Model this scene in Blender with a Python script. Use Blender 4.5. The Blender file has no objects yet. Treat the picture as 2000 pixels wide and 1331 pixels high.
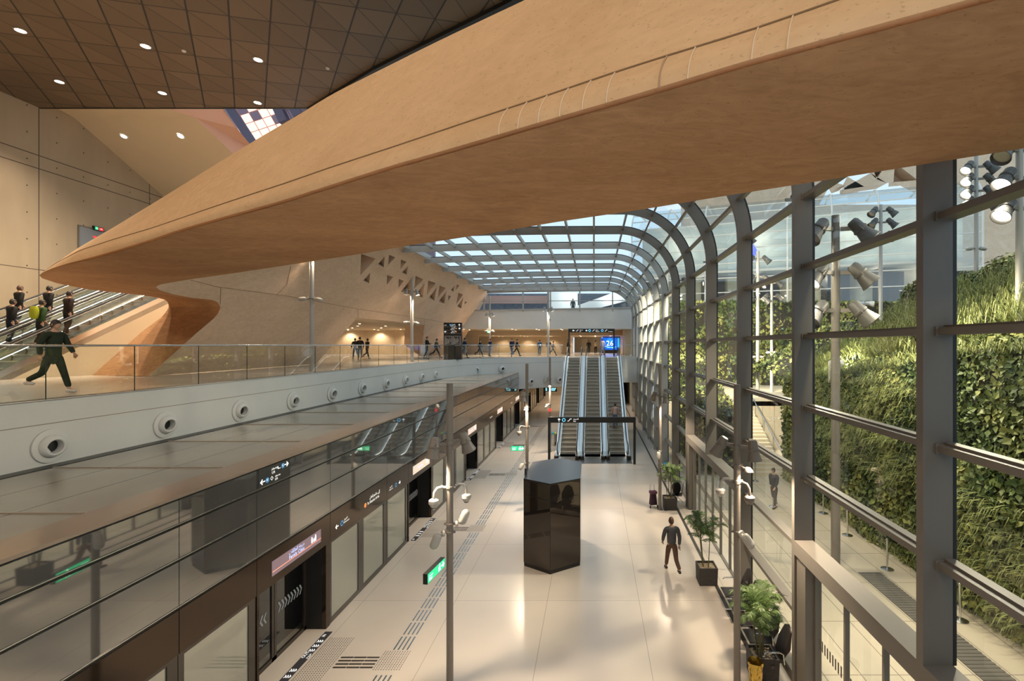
import bpy, bmesh, math, random
from mathutils import Vector, Matrix
from mathutils.geometry import tessellate_polygon
PI = math.pi
random.seed(7)
SC = bpy.context.scene
COL = SC.collection

# ------------------------------------------------------------------ camera
EYE = 7.2                      # eye height above the lower platform floor
F = 944.0                      # focal length in pixels of a 2000 px wide frame
cam_d = bpy.data.cameras.new('camera'); cam = bpy.data.objects.new('camera', cam_d); COL.objects.link(cam)
cam.location = (0, 0, EYE); cam.rotation_euler = (PI/2, 0, 0)
cam_d.sensor_fit = 'HORIZONTAL'; cam_d.sensor_width = 36.0; cam_d.lens = F*36/2000
cam_d.shift_x = -(1160-1000)/2000.0; cam_d.shift_y = (674-665.5)/2000.0
cam_d.clip_end = 400; cam_d.clip_start = 0.05
SC.camera = cam
# ------------------------------------------------------------------ world and exposure
w = bpy.data.worlds.new('sky'); SC.world = w; w.use_nodes = True
wn = w.node_tree; bgn = wn.nodes['Background']
bgn.inputs['Color'].default_value = (0.68, 0.86, 1.0, 1); bgn.inputs['Strength'].default_value = 0.92
SC.view_settings.view_transform = 'Standard'; SC.view_settings.look = 'None'
SC.view_settings.exposure = 0.42; SC.view_settings.gamma = 1.0; SC.view_settings.use_curve_mapping = False
SC.cycles.max_bounces = 8; SC.cycles.diffuse_bounces = 4; SC.cycles.glossy_bounces = 3
SC.cycles.transmission_bounces = 4; SC.cycles.transparent_max_bounces = 16
SC.cycles.caustics_reflective = False; SC.cycles.caustics_refractive = False
SC.cycles.sample_clamp_indirect = 6.0
WARM = (1.0, 0.80, 0.58); WARM2 = (1.0, 0.72, 0.45); COOL = (0.78, 0.9, 1.0)
def spot(name, loc, target, power, size=110, color=WARM, radius=0.12, blend=0.6, parent=None):
    d = bpy.data.lights.new(name, 'SPOT'); d.energy = power; d.color = color
    d.spot_size = math.radians(size); d.spot_blend = blend; d.shadow_soft_size = radius
    o = bpy.data.objects.new(name, d); COL.objects.link(o)
    o.location = loc
    o.rotation_euler = (Vector(target)-Vector(loc)).to_track_quat('-Z', 'Y').to_euler()
    if parent:
        o.parent = parent; o.location = Vector(loc)-parent.location
    return o
def point(name, loc, power, color=WARM, radius=0.3, parent=None):
    d = bpy.data.lights.new(name, 'POINT'); d.energy = power; d.color = color; d.shadow_soft_size = radius
    o = bpy.data.objects.new(name, d); COL.objects.link(o); o.location = loc
    if parent:
        o.parent = parent; o.location = Vector(loc)-parent.location
    return o

# ------------------------------------------------------------------ helpers
def P(px, py, Y):              # the place seen at a photograph pixel, Y metres ahead
    return Vector(((px-1160)/F*Y, Y, EYE+(674-py)/F*Y))
def tag(o, label=None, cat=None, group=None, kind=None):
    if label: o['label'] = label
    if cat: o['category'] = cat
    if group: o['group'] = group
    if kind: o['kind'] = kind
    return o
def thing(name, label, cat, loc=(0, 0, 0), rotz=0, group=None):
    o = bpy.data.objects.new(name, None); COL.objects.link(o); o.empty_display_size = 0.2
    o.location = loc; o.rotation_euler = (0, 0, rotz)
    return tag(o, label, cat, group)
def dup(root, loc, rotz=None, label=None, group=None, hide=()):
    r = root.copy(); COL.objects.link(r); r.location = loc
    if rotz is not None: r.rotation_euler = (0, 0, rotz)
    if label: r['label'] = label
    if group: r['group'] = group
    for ch in list(root.children):
        if ch.name.split('.')[0] in hide: continue
        c = ch.copy(); COL.objects.link(c); c.parent = r
        for g in ch.children:
            d = g.copy(); COL.objects.link(d); d.parent = c
    return r
class MB:
    def __init__(s): s.v = []; s.f = []
    def add(s, vs, fs):
        n = len(s.v); s.v += [tuple(p) for p in vs]; s.f += [tuple(i+n for i in f) for f in fs]; return s
    def box(s, x0, x1, y0, y1, z0, z1):
        return s.add([(x0,y0,z0),(x1,y0,z0),(x1,y1,z0),(x0,y1,z0),(x0,y0,z1),(x1,y0,z1),(x1,y1,z1),(x0,y1,z1)],
                     [(0,3,2,1),(4,5,6,7),(0,1,5,4),(1,2,6,5),(2,3,7,6),(3,0,4,7)])
    def obox(s, c, size, M=None):
        hx, hy, hz = size[0]/2, size[1]/2, size[2]/2; c = Vector(c); M = M or Matrix.Identity(3)
        vs = [c+M@Vector((a*hx, b*hy, d*hz)) for d in (-1, 1) for a, b in ((-1,-1),(1,-1),(1,1),(-1,1))]
        return s.add(vs, [(0,3,2,1),(4,5,6,7),(0,1,5,4),(1,2,6,5),(2,3,7,6),(3,0,4,7)])
    def bar(s, p0, p1, wd, ht, up=(0, 0, 1)):       # rectangular bar from p0 to p1
        p0, p1 = Vector(p0), Vector(p1); d = (p1-p0); L = d.length; d.normalize()
        sd = d.cross(Vector(up)).normalized(); u = sd.cross(d)
        M = Matrix((sd, d, u)).transposed()
        return s.obox((p0+p1)/2, (wd, L, ht), M)
    def cyl(s, p0, p1, r0, r1=None, n=16, caps=True):
        r1 = r0 if r1 is None else r1; p0, p1 = Vector(p0), Vector(p1)
        return s.tube([p0, p1], [r0, r1], n, caps)
    def tube(s, pts, rs, n=10, caps=True):
        pts = [Vector(p) for p in pts]
        if not hasattr(rs, '__len__'): rs = [rs]*len(pts)
        vs = []; fs = []; prev = None
        for i, p in enumerate(pts):
            a = pts[max(i-1, 0)]; b = pts[min(i+1, len(pts)-1)]
            d = (b-a)
            d = d.normalized() if d.length > 1e-9 else Vector((0, 0, 1))
            if prev is None:
                ref = Vector((0, 0, 1)) if abs(d.z) < .9 else Vector((1, 0, 0))
                u = d.cross(ref).normalized()
            else:
                u = (prev-d*prev.dot(d)).normalized()
            prev = u; v = d.cross(u)
            for k in range(n):
                t = 2*PI*k/n; vs.append(p+(u*math.cos(t)+v*math.sin(t))*rs[i])
        for i in range(len(pts)-1):
            for k in range(n):
                k2 = (k+1) % n
                fs.append((i*n+k, i*n+k2, (i+1)*n+k2, (i+1)*n+k))
        if caps:
            fs.append(tuple(reversed(range(n)))); fs.append(tuple(range((len(pts)-1)*n, len(pts)*n)))
        return s.add(vs, fs)
    def lathe(s, prof, c=(0, 0, 0), ax=(0, 0, 1), n=24):   # prof: (r, h)
        ax = Vector(ax).normalized(); c = Vector(c)
        ref = Vector((0, 0, 1)) if abs(ax.z) < .9 else Vector((1, 0, 0))
        u = ax.cross(ref).normalized(); v = ax.cross(u); vs = []; fs = []
        for r, h in prof:
            for k in range(n):
                t = 2*PI*k/n; vs.append(c+ax*h+(u*math.cos(t)+v*math.sin(t))*max(r, 1e-4))
        for i in range(len(prof)-1):
            for k in range(n):
                k2 = (k+1) % n; fs.append((i*n+k, i*n+k2, (i+1)*n+k2, (i+1)*n+k))
        return s.add(vs, fs)
    def grid(s, rows, close=False):
        m = len(rows[0]); vs = [p for r in rows for p in r]; fs = []
        for i in range(len(rows)-1):
            for k in range(m if close else m-1):
                k2 = (k+1) % m; fs.append((i*m+k, i*m+k2, (i+1)*m+k2, (i+1)*m+k))
        return s.add(vs, fs)
    def poly(s, pts): return s.add(pts, [tuple(range(len(pts)))])
    def prism(s, pts, d):          # polygon pts extruded by vector d
        d = Vector(d); pts = [Vector(p) for p in pts]; n = len(pts)
        return s.add(pts+[p+d for p in pts], [tuple(reversed(range(n))), tuple(range(n, 2*n))] +
                     [(i, (i+1) % n, n+(i+1) % n, n+i) for i in range(n)])
    def build(s, name, mat, parent=None, local=False, smooth=None, recalc=True, bevel=0):
        me = bpy.data.meshes.new(name)
        off = Vector((0, 0, 0)) if (parent is None or local) else world_loc(parent)
        me.from_pydata([tuple(Vector(p)-off) for p in s.v], [], s.f)
        if isinstance(mat, (list, tuple)):
            for m in mat: me.materials.append(m)
        else: me.materials.append(mat)
        if recalc:
            bm = bmesh.new(); bm.from_mesh(me); bmesh.ops.recalc_face_normals(bm, faces=bm.faces)
            if smooth: bmesh.ops.remove_doubles(bm, verts=bm.verts, dist=1e-5)
            bm.to_mesh(me); bm.free()
        if smooth:
            for p in me.polygons: p.use_smooth = True
            try: me.set_sharp_from_angle(angle=math.radians(smooth if smooth > 1 else 40))
            except Exception: pass
        me.update()
        o = bpy.data.objects.new(name, me); COL.objects.link(o)
        if parent: o.parent = parent
        if bevel:
            b = o.modifiers.new('bevel', 'BEVEL'); b.width = bevel; b.segments = 2; b.limit_method = 'ANGLE'
        return o
def world_loc(o):
    l = Vector((0, 0, 0))
    while o: l += o.location; o = o.parent
    return l
def struct(name, mb, mat, **k):
    par = k.pop('parent', None)
    o = mb.build(name, mat, par, **k); o['kind'] = 'structure'; return o

# ------------------------------------------------------------------ materials
MATS = {}
def mat(name, col, rough=.5, metal=0, spec=.5, emis=0, ecol=None, noise=None, bump=0, coat=0):
    """noise = (scale, amount, detail, (sx, sy, sz)) mottles the colour"""
    if name in MATS: return MATS[name]
    m = bpy.data.materials.new(name); m.use_nodes = True; nt = m.node_tree; b = nt.nodes['Principled BSDF']
    b.inputs['Base Color'].default_value = (*col, 1); b.inputs['Roughness'].default_value = rough
    b.inputs['Metallic'].default_value = metal; b.inputs['Specular IOR Level'].default_value = spec
    b.inputs['Coat Weight'].default_value = coat
    if emis:
        b.inputs['Emission Color'].default_value = (*(ecol or col), 1); b.inputs['Emission Strength'].default_value = emis
    if noise:
        sc, amt, det, st = (list(noise)+[3, (1, 1, 1)])[:4] if len(noise) < 4 else noise
        tc = nt.nodes.new('ShaderNodeTexCoord'); mp = nt.nodes.new('ShaderNodeMapping'); mp.inputs['Scale'].default_value = st
        no = nt.nodes.new('ShaderNodeTexNoise'); no.inputs['Scale'].default_value = sc; no.inputs['Detail'].default_value = det
        no.inputs['Roughness'].default_value = .62
        nt.links.new(tc.outputs['Object'], mp.inputs['Vector']); nt.links.new(mp.outputs[0], no.inputs['Vector'])
        rp = nt.nodes.new('ShaderNodeMapRange'); rp.inputs['From Min'].default_value = .3; rp.inputs['From Max'].default_value = .7
        rp.inputs['To Min'].default_value = 1-amt; rp.inputs['To Max'].default_value = 1+amt*.6
        nt.links.new(no.outputs['Fac'], rp.inputs['Value'])
        mx = nt.nodes.new('ShaderNodeMix'); mx.data_type = 'RGBA'; mx.blend_type = 'MULTIPLY'; mx.inputs[0].default_value = 1
        mx.inputs[6].default_value = (*col, 1); nt.links.new(rp.outputs[0], mx.inputs[7]); nt.links.new(mx.outputs[2], b.inputs['Base Color'])
        if bump:
            bp = nt.nodes.new('ShaderNodeBump'); bp.inputs['Strength'].default_value = bump; bp.inputs['Distance'].default_value = .05
            nt.links.new(no.outputs['Fac'], bp.inputs['Height']); nt.links.new(bp.outputs[0], b.inputs['Normal'])
    MATS[name] = m; return m
def glass(name, tint=(1, 1, 1), refl=.06, k=1.0):
    if name in MATS: return MATS[name]
    m = bpy.data.materials.new(name); m.use_nodes = True; nt = m.node_tree; nt.nodes.clear()
    o = nt.nodes.new('ShaderNodeOutputMaterial'); mx = nt.nodes.new('ShaderNodeMixShader')
    t = nt.nodes.new('ShaderNodeBsdfTransparent'); t.inputs[0].default_value = (*tint, 1)
    g = nt.nodes.new('ShaderNodeBsdfGlossy'); g.inputs['Roughness'].default_value = 0.01
    fr = nt.nodes.new('ShaderNodeLayerWeight'); fr.inputs['Blend'].default_value = .35
    mr = nt.nodes.new('ShaderNodeMath'); mr.operation = 'MULTIPLY_ADD'; mr.inputs[1].default_value = k*.55; mr.inputs[2].default_value = refl
    pw = nt.nodes.new('ShaderNodeMath'); pw.operation = 'POWER'; pw.inputs[1].default_value = 2.2
    nt.links.new(fr.outputs['Facing'], pw.inputs[0]); nt.links.new(pw.outputs[0], mr.inputs[0])
    nt.links.new(mr.outputs[0], mx.inputs[0]); nt.links.new(t.outputs[0], mx.inputs[1]); nt.links.new(g.outputs[0], mx.inputs[2])
    nt.links.new(mx.outputs[0], o.inputs[0]); MATS[name] = m; return m
class NT:                       # small node-graph helper
    def __init__(s, m): s.t = m.node_tree; s.b = s.t.nodes.get('Principled BSDF')
    def n(s, typ, **k):
        nd = s.t.nodes.new(typ)
        for a, b in k.items(): setattr(nd, a, b)
        return nd
    def m(s, op, a, b=None, c=None):
        nd = s.t.nodes.new('ShaderNodeMath'); nd.operation = op
        for i, x in enumerate((a, b, c)):
            if x is None: continue
            if isinstance(x, (int, float)): nd.inputs[i].default_value = x
            else: s.t.links.new(x, nd.inputs[i])
        return nd.outputs[0]
    def xyz(s):
        g = s.n('ShaderNodeNewGeometry'); sp = s.n('ShaderNodeSeparateXYZ'); s.t.links.new(g.outputs['Position'], sp.inputs[0]); return sp.outputs
    def line(s, coord, period, width, off=0):     # 1 on the line, 0 elsewhere
        x = s.m('ADD', coord, -off+period*1000)
        md = s.m('MODULO', x, period); a = s.m('LESS_THAN', md, width/2); b = s.m('GREATER_THAN', md, period-width/2)
        return s.m('MAXIMUM', a, b)
    def mixc(s, fac, a, b, mode='MIX'):
        nd = s.n('ShaderNodeMix'); nd.data_type = 'RGBA'; nd.blend_type = mode
        for i, x in ((0, fac), (6, a), (7, b)):
            if isinstance(x, (int, float)): nd.inputs[i].default_value = x
            elif isinstance(x, tuple): nd.inputs[i].default_value = (*x, 1)
            else: s.t.links.new(x, nd.inputs[i])
        return nd.outputs[2]
    def link(s, a, b): s.t.links.new(a, b)
    def noise(s, scale, det=3, stretch=(1, 1, 1)):
        g = s.n('ShaderNodeNewGeometry'); mp = s.n('ShaderNodeMapping'); mp.inputs['Scale'].default_value = stretch
        no = s.n('ShaderNodeTexNoise'); no.inputs['Scale'].default_value = scale; no.inputs['Detail'].default_value = det
        s.link(g.outputs['Position'], mp.inputs[0]); s.link(mp.outputs[0], no.inputs['Vector']); return no.outputs['Fac']

# polished platform floor with its slab joints
m = mat('polished_floor', (.60, .545, .48), .22, spec=.5); t = NT(m); x, y, z = t.xyz()
no = t.noise(.35, 3); no2 = t.noise(1.7, 3)
c = t.mixc(no, (.56, .485, .41), (.74, .645, .55)); c = t.mixc(t.m('MULTIPLY', no2, .35), c, (.62, .54, .455))
jt = t.m('MAXIMUM', t.line(y, 3.83, .016, 13.6), t.line(x, 2.58, .016, -1.31))
c = t.mixc(t.m('MULTIPLY', jt, .55), c, (.22, .19, .16)); t.link(c, t.b.inputs['Base Color'])
m = mat('upper_floor', (.56, .50, .43), .2); t = NT(m); x, y, z = t.xyz()
c = t.mixc(t.noise(.5, 4), (.48, .43, .37), (.62, .56, .48)); t.link(c, t.b.inputs['Base Color'])
# smooth beige render with sweeping trowel marks
def stucco(name, a, b, st=(1, 1, 1), sc=1.6, bump=.10):
    m = mat(name, a, .85, spec=.25); t = NT(m)
    n1 = t.noise(sc*.35, 5, st); n2 = t.noise(sc*3.5, 6, st); n3 = t.noise(sc*26, 3, st)
    for nd_ in t.t.nodes:
        if nd_.type == 'TEX_NOISE' and nd_.inputs['Scale'].default_value < 10: nd_.inputs['Distortion'].default_value = 1.6
    v = t.m('ADD', t.m('MULTIPLY', n1, .5), t.m('MULTIPLY', n2, .5)); mr = t.n('ShaderNodeMapRange')
    mr.inputs['From Min'].default_value = .36; mr.inputs['From Max'].default_value = .66; t.link(v, mr.inputs['Value'])
    c = t.mixc(mr.outputs[0], b, a)
    c = t.mixc(t.m('MULTIPLY', t.m('GREATER_THAN', n3, .655), .4), c, tuple(q*.55 for q in b))
    t.link(c, t.b.inputs['Base Color'])
    bp = t.n('ShaderNodeBump'); bp.inputs['Strength'].default_value = bump; bp.inputs['Distance'].default_value = .05
    t.link(n2, bp.inputs['Height']); t.link(bp.outputs[0], t.b.inputs['Normal']); return m
M_BR = stucco('shaded_sand_render', (.57, .325, .165), (.40, .21, .10), (.45, .9, 1.6))  # darker copy for the bridge underside, shade put into its colour
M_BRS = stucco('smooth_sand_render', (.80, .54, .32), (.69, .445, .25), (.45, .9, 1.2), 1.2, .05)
M_WALL = stucco('pale_sand_render', (.74, .555, .41), (.60, .43, .295), (.8, .5, 1.1), 1.2)
M_WHITE = mat('white_plaster', (.66, .65, .62), .6, noise=(.6, .05, 4, (1, 1, 1)))
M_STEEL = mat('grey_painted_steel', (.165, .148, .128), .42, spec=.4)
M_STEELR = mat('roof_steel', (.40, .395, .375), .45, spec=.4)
M_GASK = mat('black_gasket', (.006, .006, .006), .5)
M_POLE = mat('grey_pole_paint', (.20, .175, .15), .38, spec=.5)
M_POLEL = mat('pale_pole_paint', (.42, .40, .37), .4)
M_BLACK = mat('black_gloss_glass', (.008, .007, .006), .05, spec=.7)
M_BLACKM = mat('black_matt', (.010, .010, .010), .35)
M_DARK = mat('dark_bronze_metal', (.028, .021, .016), .22, spec=.6)
M_INOX = mat('brushed_inox', (.62, .62, .61), .25, 1)
M_INOXD = mat('dark_inox', (.30, .29, .28), .3, 1)
M_RUB = mat('black_rubber', (.012, .012, .012), .5)
M_CREAM = mat('cream_plaster', (.66, .56, .40), .6, noise=(.4, .03, 3, (1, 1, 1)))
M_BEIGEP = mat('beige_panel', (.52, .42, .29), .5, noise=(.5, .05, 3, (1, 1, 1)))
M_LAMP = mat('lamp_lens', (1, .93, .8), .4, emis=14, ecol=(1, .86, .66))
M_LAMPC = mat('led_strip', (1, 1, 1), .4, emis=3.5, ecol=(.93, 1, .95))
M_GLASS = glass('clear_facade_glass', (.93, .96, .95), .04, .8)
M_GLR = glass('roof_glass', (.90, .95, .98), .03, .12)
M_RAILG = glass('railing_glass', (.93, .95, .92), .07, .75)
M_WTXT = mat('white_lettering', (.9, .9, .88), .5, emis=.7, ecol=(1, 1, .97))
M_BLUE = mat('blue_symbol', (.05, .30, .62), .5, emis=.5, ecol=(.08, .42, .85))
M_ORNG = mat('orange_symbol', (.7, .22, .05), .5, emis=.5, ecol=(.9, .3, .08))
M_GREEN = mat('green_sign_face', (.02, .5, .2), .4, emis=.9, ecol=(.02, .62, .25))
M_REDS = mat('red_sign_face', (.6, .03, .03), .4, emis=.8, ecol=(.8, .04, .04))

# lettering
def text_mesh(s, size, align='LEFT'):
    cu = bpy.data.curves.new('lettering', 'FONT'); cu.body = s; cu.size = size; cu.align_x = align; cu.resolution_u = 2
    o = bpy.data.objects.new('lettering', cu); COL.objects.link(o)
    dg = bpy.context.evaluated_depsgraph_get(); dg.update()
    me = bpy.data.meshes.new_from_object(o.evaluated_get(dg)); bpy.data.objects.remove(o); bpy.data.curves.remove(cu)
    vs = [tuple(v.co) for v in me.vertices]; fs = [tuple(p.vertices) for p in me.polygons]; bpy.data.meshes.remove(me); return vs, fs
AR = {'ا': ('\uFE8D', '\uFE8E', '\uFE8D', '\uFE8E'), 'ب': ('\uFE8F', '\uFE90', '\uFE91', '\uFE92'), 'ة': ('\uFE93', '\uFE94', '\uFE93', '\uFE94'),
      'ت': ('\uFE95', '\uFE96', '\uFE97', '\uFE98'), 'ج': ('\uFE9D', '\uFE9E', '\uFE9F', '\uFEA0'), 'خ': ('\uFEA5', '\uFEA6', '\uFEA7', '\uFEA8'),
      'د': ('\uFEA9', '\uFEAA', '\uFEA9', '\uFEAA'), 'ر': ('\uFEAD', '\uFEAE', '\uFEAD', '\uFEAE'), 'ش': ('\uFEB5', '\uFEB6', '\uFEB7', '\uFEB8'),
      'ع': ('\uFEC9', '\uFECA', '\uFECB', '\uFECC'), 'ل': ('\uFEDD', '\uFEDE', '\uFEDF', '\uFEE0'), 'م': ('\uFEE1', '\uFEE2', '\uFEE3', '\uFEE4'),
      'ن': ('\uFEE5', '\uFEE6', '\uFEE7', '\uFEE8'), 'ى': ('\uFEEF', '\uFEF0', '\uFEEF', '\uFEF0'), 'ي': ('\uFEF1', '\uFEF2', '\uFEF3', '\uFEF4'),
      'ئ': ('\uFE89', '\uFE8A', '\uFE8B', '\uFE8C'), 'إ': ('\uFE87', '\uFE88', '\uFE87', '\uFE88'), 'ص': ('\uFEB9', '\uFEBA', '\uFEBB', '\uFEBC'),
      'و': ('\uFEED', '\uFEEE', '\uFEED', '\uFEEE'), 'ف': ('\uFED1', '\uFED2', '\uFED3', '\uFED4')}
NOJ = set('اةدرإىو')
def arabic(s):
    out = ''
    for i, ch in enumerate(s):
        if ch not in AR: out += ch; continue
        pv = i > 0 and s[i-1] in AR and s[i-1] not in NOJ
        nx = i+1 < len(s) and s[i+1] in AR and ch not in NOJ
        out += AR[ch][(3 if nx else 1) if pv else (2 if nx else 0)]
    return out[::-1]
def put_text(mb, s, size, org, rt, up, align='LEFT', lift=0.0):
    vs, fs = text_mesh(s, size, align); org = Vector(org); rt = Vector(rt).normalized(); up = Vector(up).normalized(); n = rt.cross(up)
    mb.add([org+rt*v[0]+up*v[1]+n*lift for v in vs], fs)
def flat(mb, pts, org, rt, up, lift=0.0):
    org = Vector(org); rt = Vector(rt).normalized(); up = Vector(up).normalized(); n = rt.cross(up)
    mb.poly([org+rt*a+up*b+n*lift for a, b in pts])
def arrow(mb, org, rt, up, s, ang, lift=.004):
    c, q = math.cos(ang), math.sin(ang)
    for pts in ([(-.5, -.07), (.42, -.07), (.42, .07), (-.5, .07)], [(.5, 0), (.1, .4), (-.02, .28), (.26, 0)], [(.5, 0), (.26, 0), (-.02, -.28), (.1, -.4)]):
        flat(mb, [((a*c-b*q)*s, (a*q+b*c)*s) for a, b in pts], org, rt, up, lift)
def ring(mb, org, rt, up, r, w_, lift=.004, n=20):
    for k in range(n):
        a, b = 2*PI*k/n, 2*PI*(k+1)/n
        flat(mb, [(math.cos(a)*r, math.sin(a)*r), (math.cos(b)*r, math.sin(b)*r), (math.cos(b)*(r-w_), math.sin(b)*(r-w_)), (math.cos(a)*(r-w_), math.sin(a)*(r-w_))], org, rt, up, lift)
# ================================================================== SETTING
MZ = 6.04                                   # upper concourse floor level
XW = -11.4                                  # white parapet plane above the platform roof
EDGE = [(XW, -4), (XW, 34), (-11.2, 36.5), (-10.6, 39.0), (-9.6, 41.2), (-8.2, 42.7), (-6.8, 43.6), (-5.2, 44.8), (-3.8, 45.9), (-2.9, 46.6)]
# lower floor
mb = MB(); mb.box(-7.6, 4.75, -4, 44, -.3, 0); mb.box(-7.6, 5.0, 44, 70, -.3, 0)
struct('floor', mb, MATS['polished_floor'])
# upper concourse slab
top = [(x-.06, y+.04) for x, y in EDGE]+[(-2.9, 47.1), (4.2, 47.0), (4.2, 76), (-34, 76), (-34, -18), (XW-.06, -18)]
mb = MB(); mb.prism([(x, y, MZ-.02) for x, y in top], (0, 0, -.38))
struct('floor', mb, MATS['upper_floor'])
# white parapet face (curved) with a shadow gap line
mb = MB()
def strip(z0, z1, off):
    rows = [[], []]
    for (x, y) in EDGE: rows[0].append((x+off, y-off*.3, z0)); rows[1].append((x+off, y-off*.3, z1))
    mb.grid(rows)
strip(3.2, MZ+.0, 0)
mb.prism([(x, y, MZ-.01) for x, y in EDGE]+[(x-.25, y+.2, MZ-.01) for x, y in reversed(EDGE)], (0, 0, .02))
bx = [(x, y, 3.2) for x, y in EDGE]; mb.poly(bx+[(-2.9, 52, 3.2), (XW, 52, 3.2)])
mb.box(2.4, 4.2, 47.0, 47.3, 3.55, MZ); mb.box(-2.9, 2.4, 46.9, 47.1, 4.6, MZ-.4)
struct('wall_left', mb, M_WHITE)
# soffit and end wall of the lower concourse under the bridge of the upper floor
mb = MB(); mb.box(-7.6, 5, 47.3, 70, 3.5, 3.62); struct('ceiling', mb, M_BEIGEP)
mb = MB(); mb.box(-7.6, 5, 69.5, 69.8, 0, 3.5); mb.box(4.3, 4.6, 58, 69.5, 0, 3.5); mb.box(2.6, 2.9, 56, 69.5, 0, 3.5)
struct('wall_back', mb, M_BEIGEP)

mb = MB(); strip(5.543, 5.56, .003); struct('trim_4', mb, mat('joint_tan', (.30, .25, .19), .8), recalc=False)
# ---------------- sand coloured leaning wall, planar, with its openings
WX0, WS, WL = -16.5, -.0197, .75
def wallpt(px, py):
    a = (px-1160)/F; b = (674-py)/F
    Y = (WX0-WS*18+WL*1.16)/(a-WS-WL*b); return P(px, py, Y)
WN = Vector((1, -WS, -WL)).normalized()
def on_wall(Y, Z): return Vector((WX0+WS*(Y-18)+WL*(Z+1.16), Y, EYE+Z))
edgeW = [(304.5, 561), (312.5, 567.5), (337.5, 575), (375, 582), (412.5, 586), (425, 590), (430.5, 600), (429, 609), (417.5, 622.5), (385, 650), (290, 735)]
outer = [wallpt(*p) for p in reversed(edgeW)]
zf = -1.16
outer = outer+[wallpt(330, 500), wallpt(600, 400), wallpt(700, 430), wallpt(787, 481), on_wall(54.6, 5.95), on_wall(61, zf), on_wall(47.6, zf)]
# entrance is cut into the outline from the floor
entr = [wallpt(829, 635), wallpt(697, 621), on_wall(29.05, zf)]
outer = outer+entr
tri = """300,108,488,172,290,388;608,140,518,245,597,282;665,120,745,152,653,252;820,182,890,212,812,305;912,262,833,352,893,378;
420,352,322,462,407,490;640,385,718,408,634,508;792,435,860,460,788,548;960,425,820,600,935,635;1010,395,1113,440,990,560;1128,485,1000,650,1100,678;
1175,452,1272,488,1152,645;1285,540,1172,692,1255,718;1322,520,1400,552,1293,695;1412,588,1305,732,1382,757;1515,520,1470,578,1500,598;
1545,505,1577,520,1535,580;1438,648,1472,660,1428,718;1565,612,1625,635,1538,765;1632,668,1545,798,1603,818;1650,725,1675,735,1645,768"""
holes = []
for s in tri.replace('\n', '').split(';'):
    q = [float(v) for v in s.split(',')]
    holes.append([wallpt(660+.1503*q[i], 480+.1503*q[i+1]) for i in (0, 2, 4)])
def yz(p): return Vector((p.y, p.z, 0))
def tess(outer, holes):
    def area(l): return sum(l[i].x*l[(i+1) % len(l)].y-l[(i+1) % len(l)].x*l[i].y for i in range(len(l)))/2
    o2 = [yz(p) for p in outer]; L3 = list(outer); 
    if area(o2) < 0: o2.reverse(); L3.reverse()
    loops = [o2]
    for h in holes:
        h2 = [yz(p) for p in h]; h3 = list(h)
        if area(h2) > 0: h2.reverse(); h3.reverse()
        loops.append(h2); L3 += h3
    return L3, tessellate_polygon(loops)
mb = MB(); vs, fs = tess(outer, holes); mb.add(vs, fs)
back = -WN*2.0
nb = len(outer)
for i in range(nb):      # thickness along the outline (jambs, lintel, far edge)
    a, b = outer[i], outer[(i+1) % nb]
    if i not in (14, 15, 17, 18, 19): continue
    mb.add([a, b, b+back, a+back], [(0, 1, 2, 3)])
for h in holes:
    d = -WN*.75+Vector((0, .25, 0)); d2 = -WN*1.3+Vector((0, .35, .1)); cen = sum(h, Vector())/3
    hb = [cen+(p-cen)*.55+d for p in h]
    for i in range(3): mb.add([h[i], h[(i+1) % 3], hb[(i+1) % 3], hb[i]], [(0, 1, 2, 3)])
    mb.poly(hb)
sandwall = struct('wall_left', mb, M_WALL, recalc=False)
# fine construction joints of the leaning wall
mb = MB()
def joint(pts, w_=.035):
    q = [wallpt(*p)+WN*.004 for p in pts]
    for a, b in zip(q, q[1:]): mb.bar(a, b, .012, w_*.5, WN.cross(b-a))
joint([(371, 547), (426, 561), (560, 578), (700, 604), (790, 617), (850, 627), (905, 637)]); joint([(699, 604), (699, 621)]); joint([(431, 563), (430, 595)]); joint([(540, 576), (560, 556), (568, 520)])
joint([(829, 622), (829, 636)]); joint([(915, 640), (880, 632)])
struct('trim_1', mb, mat('joint_brown', (.30, .19, .11), .9))

# ---------------- room behind the entrance in the leaning wall
mb = MB(); mb.box(-36, -16.9, 58, 58.3, MZ, 9.0)
for x in (-31, -27.4, -23.8, -20.2): mb.box(x-.015, x+.015, 57.98, 58.0, MZ, 8.9)
mb.box(-36, -35.7, 22, 58, MZ, 9.0)
struct('wall_back', mb, M_BEIGEP)
mb = MB(); mb.box(-36, -18.2, 26, 30, 8.95, 9.05); mb.box(-36, -15.4, 30, 58.3, 8.95, 9.05); struct('ceiling', mb, M_BEIGEP)
# ---------------- concrete wall far left
m = mat('board_concrete', (.44, .36, .25), .75); t = NT(m); x, y, z = t.xyz()
KS = 1.146
c = t.mixc(t.noise(.45, 6, (1, 1, .5)), (.33, .27, .185), (.52, .43, .31)); c = t.mixc(t.m('MULTIPLY', t.noise(3, 5, (1, 1, .15)), .35), c, (.30, .24, .16))
jj = t.m('MAXIMUM', t.line(y, 5.2*KS, .04, 20.9*KS), 0)
zr = t.m('ADD', z, -EYE)
for hz in (8.19*KS, 7.62*KS): jj = t.m('MAXIMUM', jj, t.m('COMPARE', zr, hz, .02))
jj = t.m('MAXIMUM', jj, t.m('COMPARE', zr, 3.25*KS, .017))
th = t.m('MULTIPLY', t.m('LESS_THAN', t.m('ABSOLUTE', t.m('ADD', t.m('MODULO', t.m('ADD', y, 100.7), 1.3), -.65)), .03), t.m('LESS_THAN', t.m('ABSOLUTE', t.m('ADD', t.m('MODULO', z, 1.3), -.65)), .03))
jj = t.m('MAXIMUM', jj, th)
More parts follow.
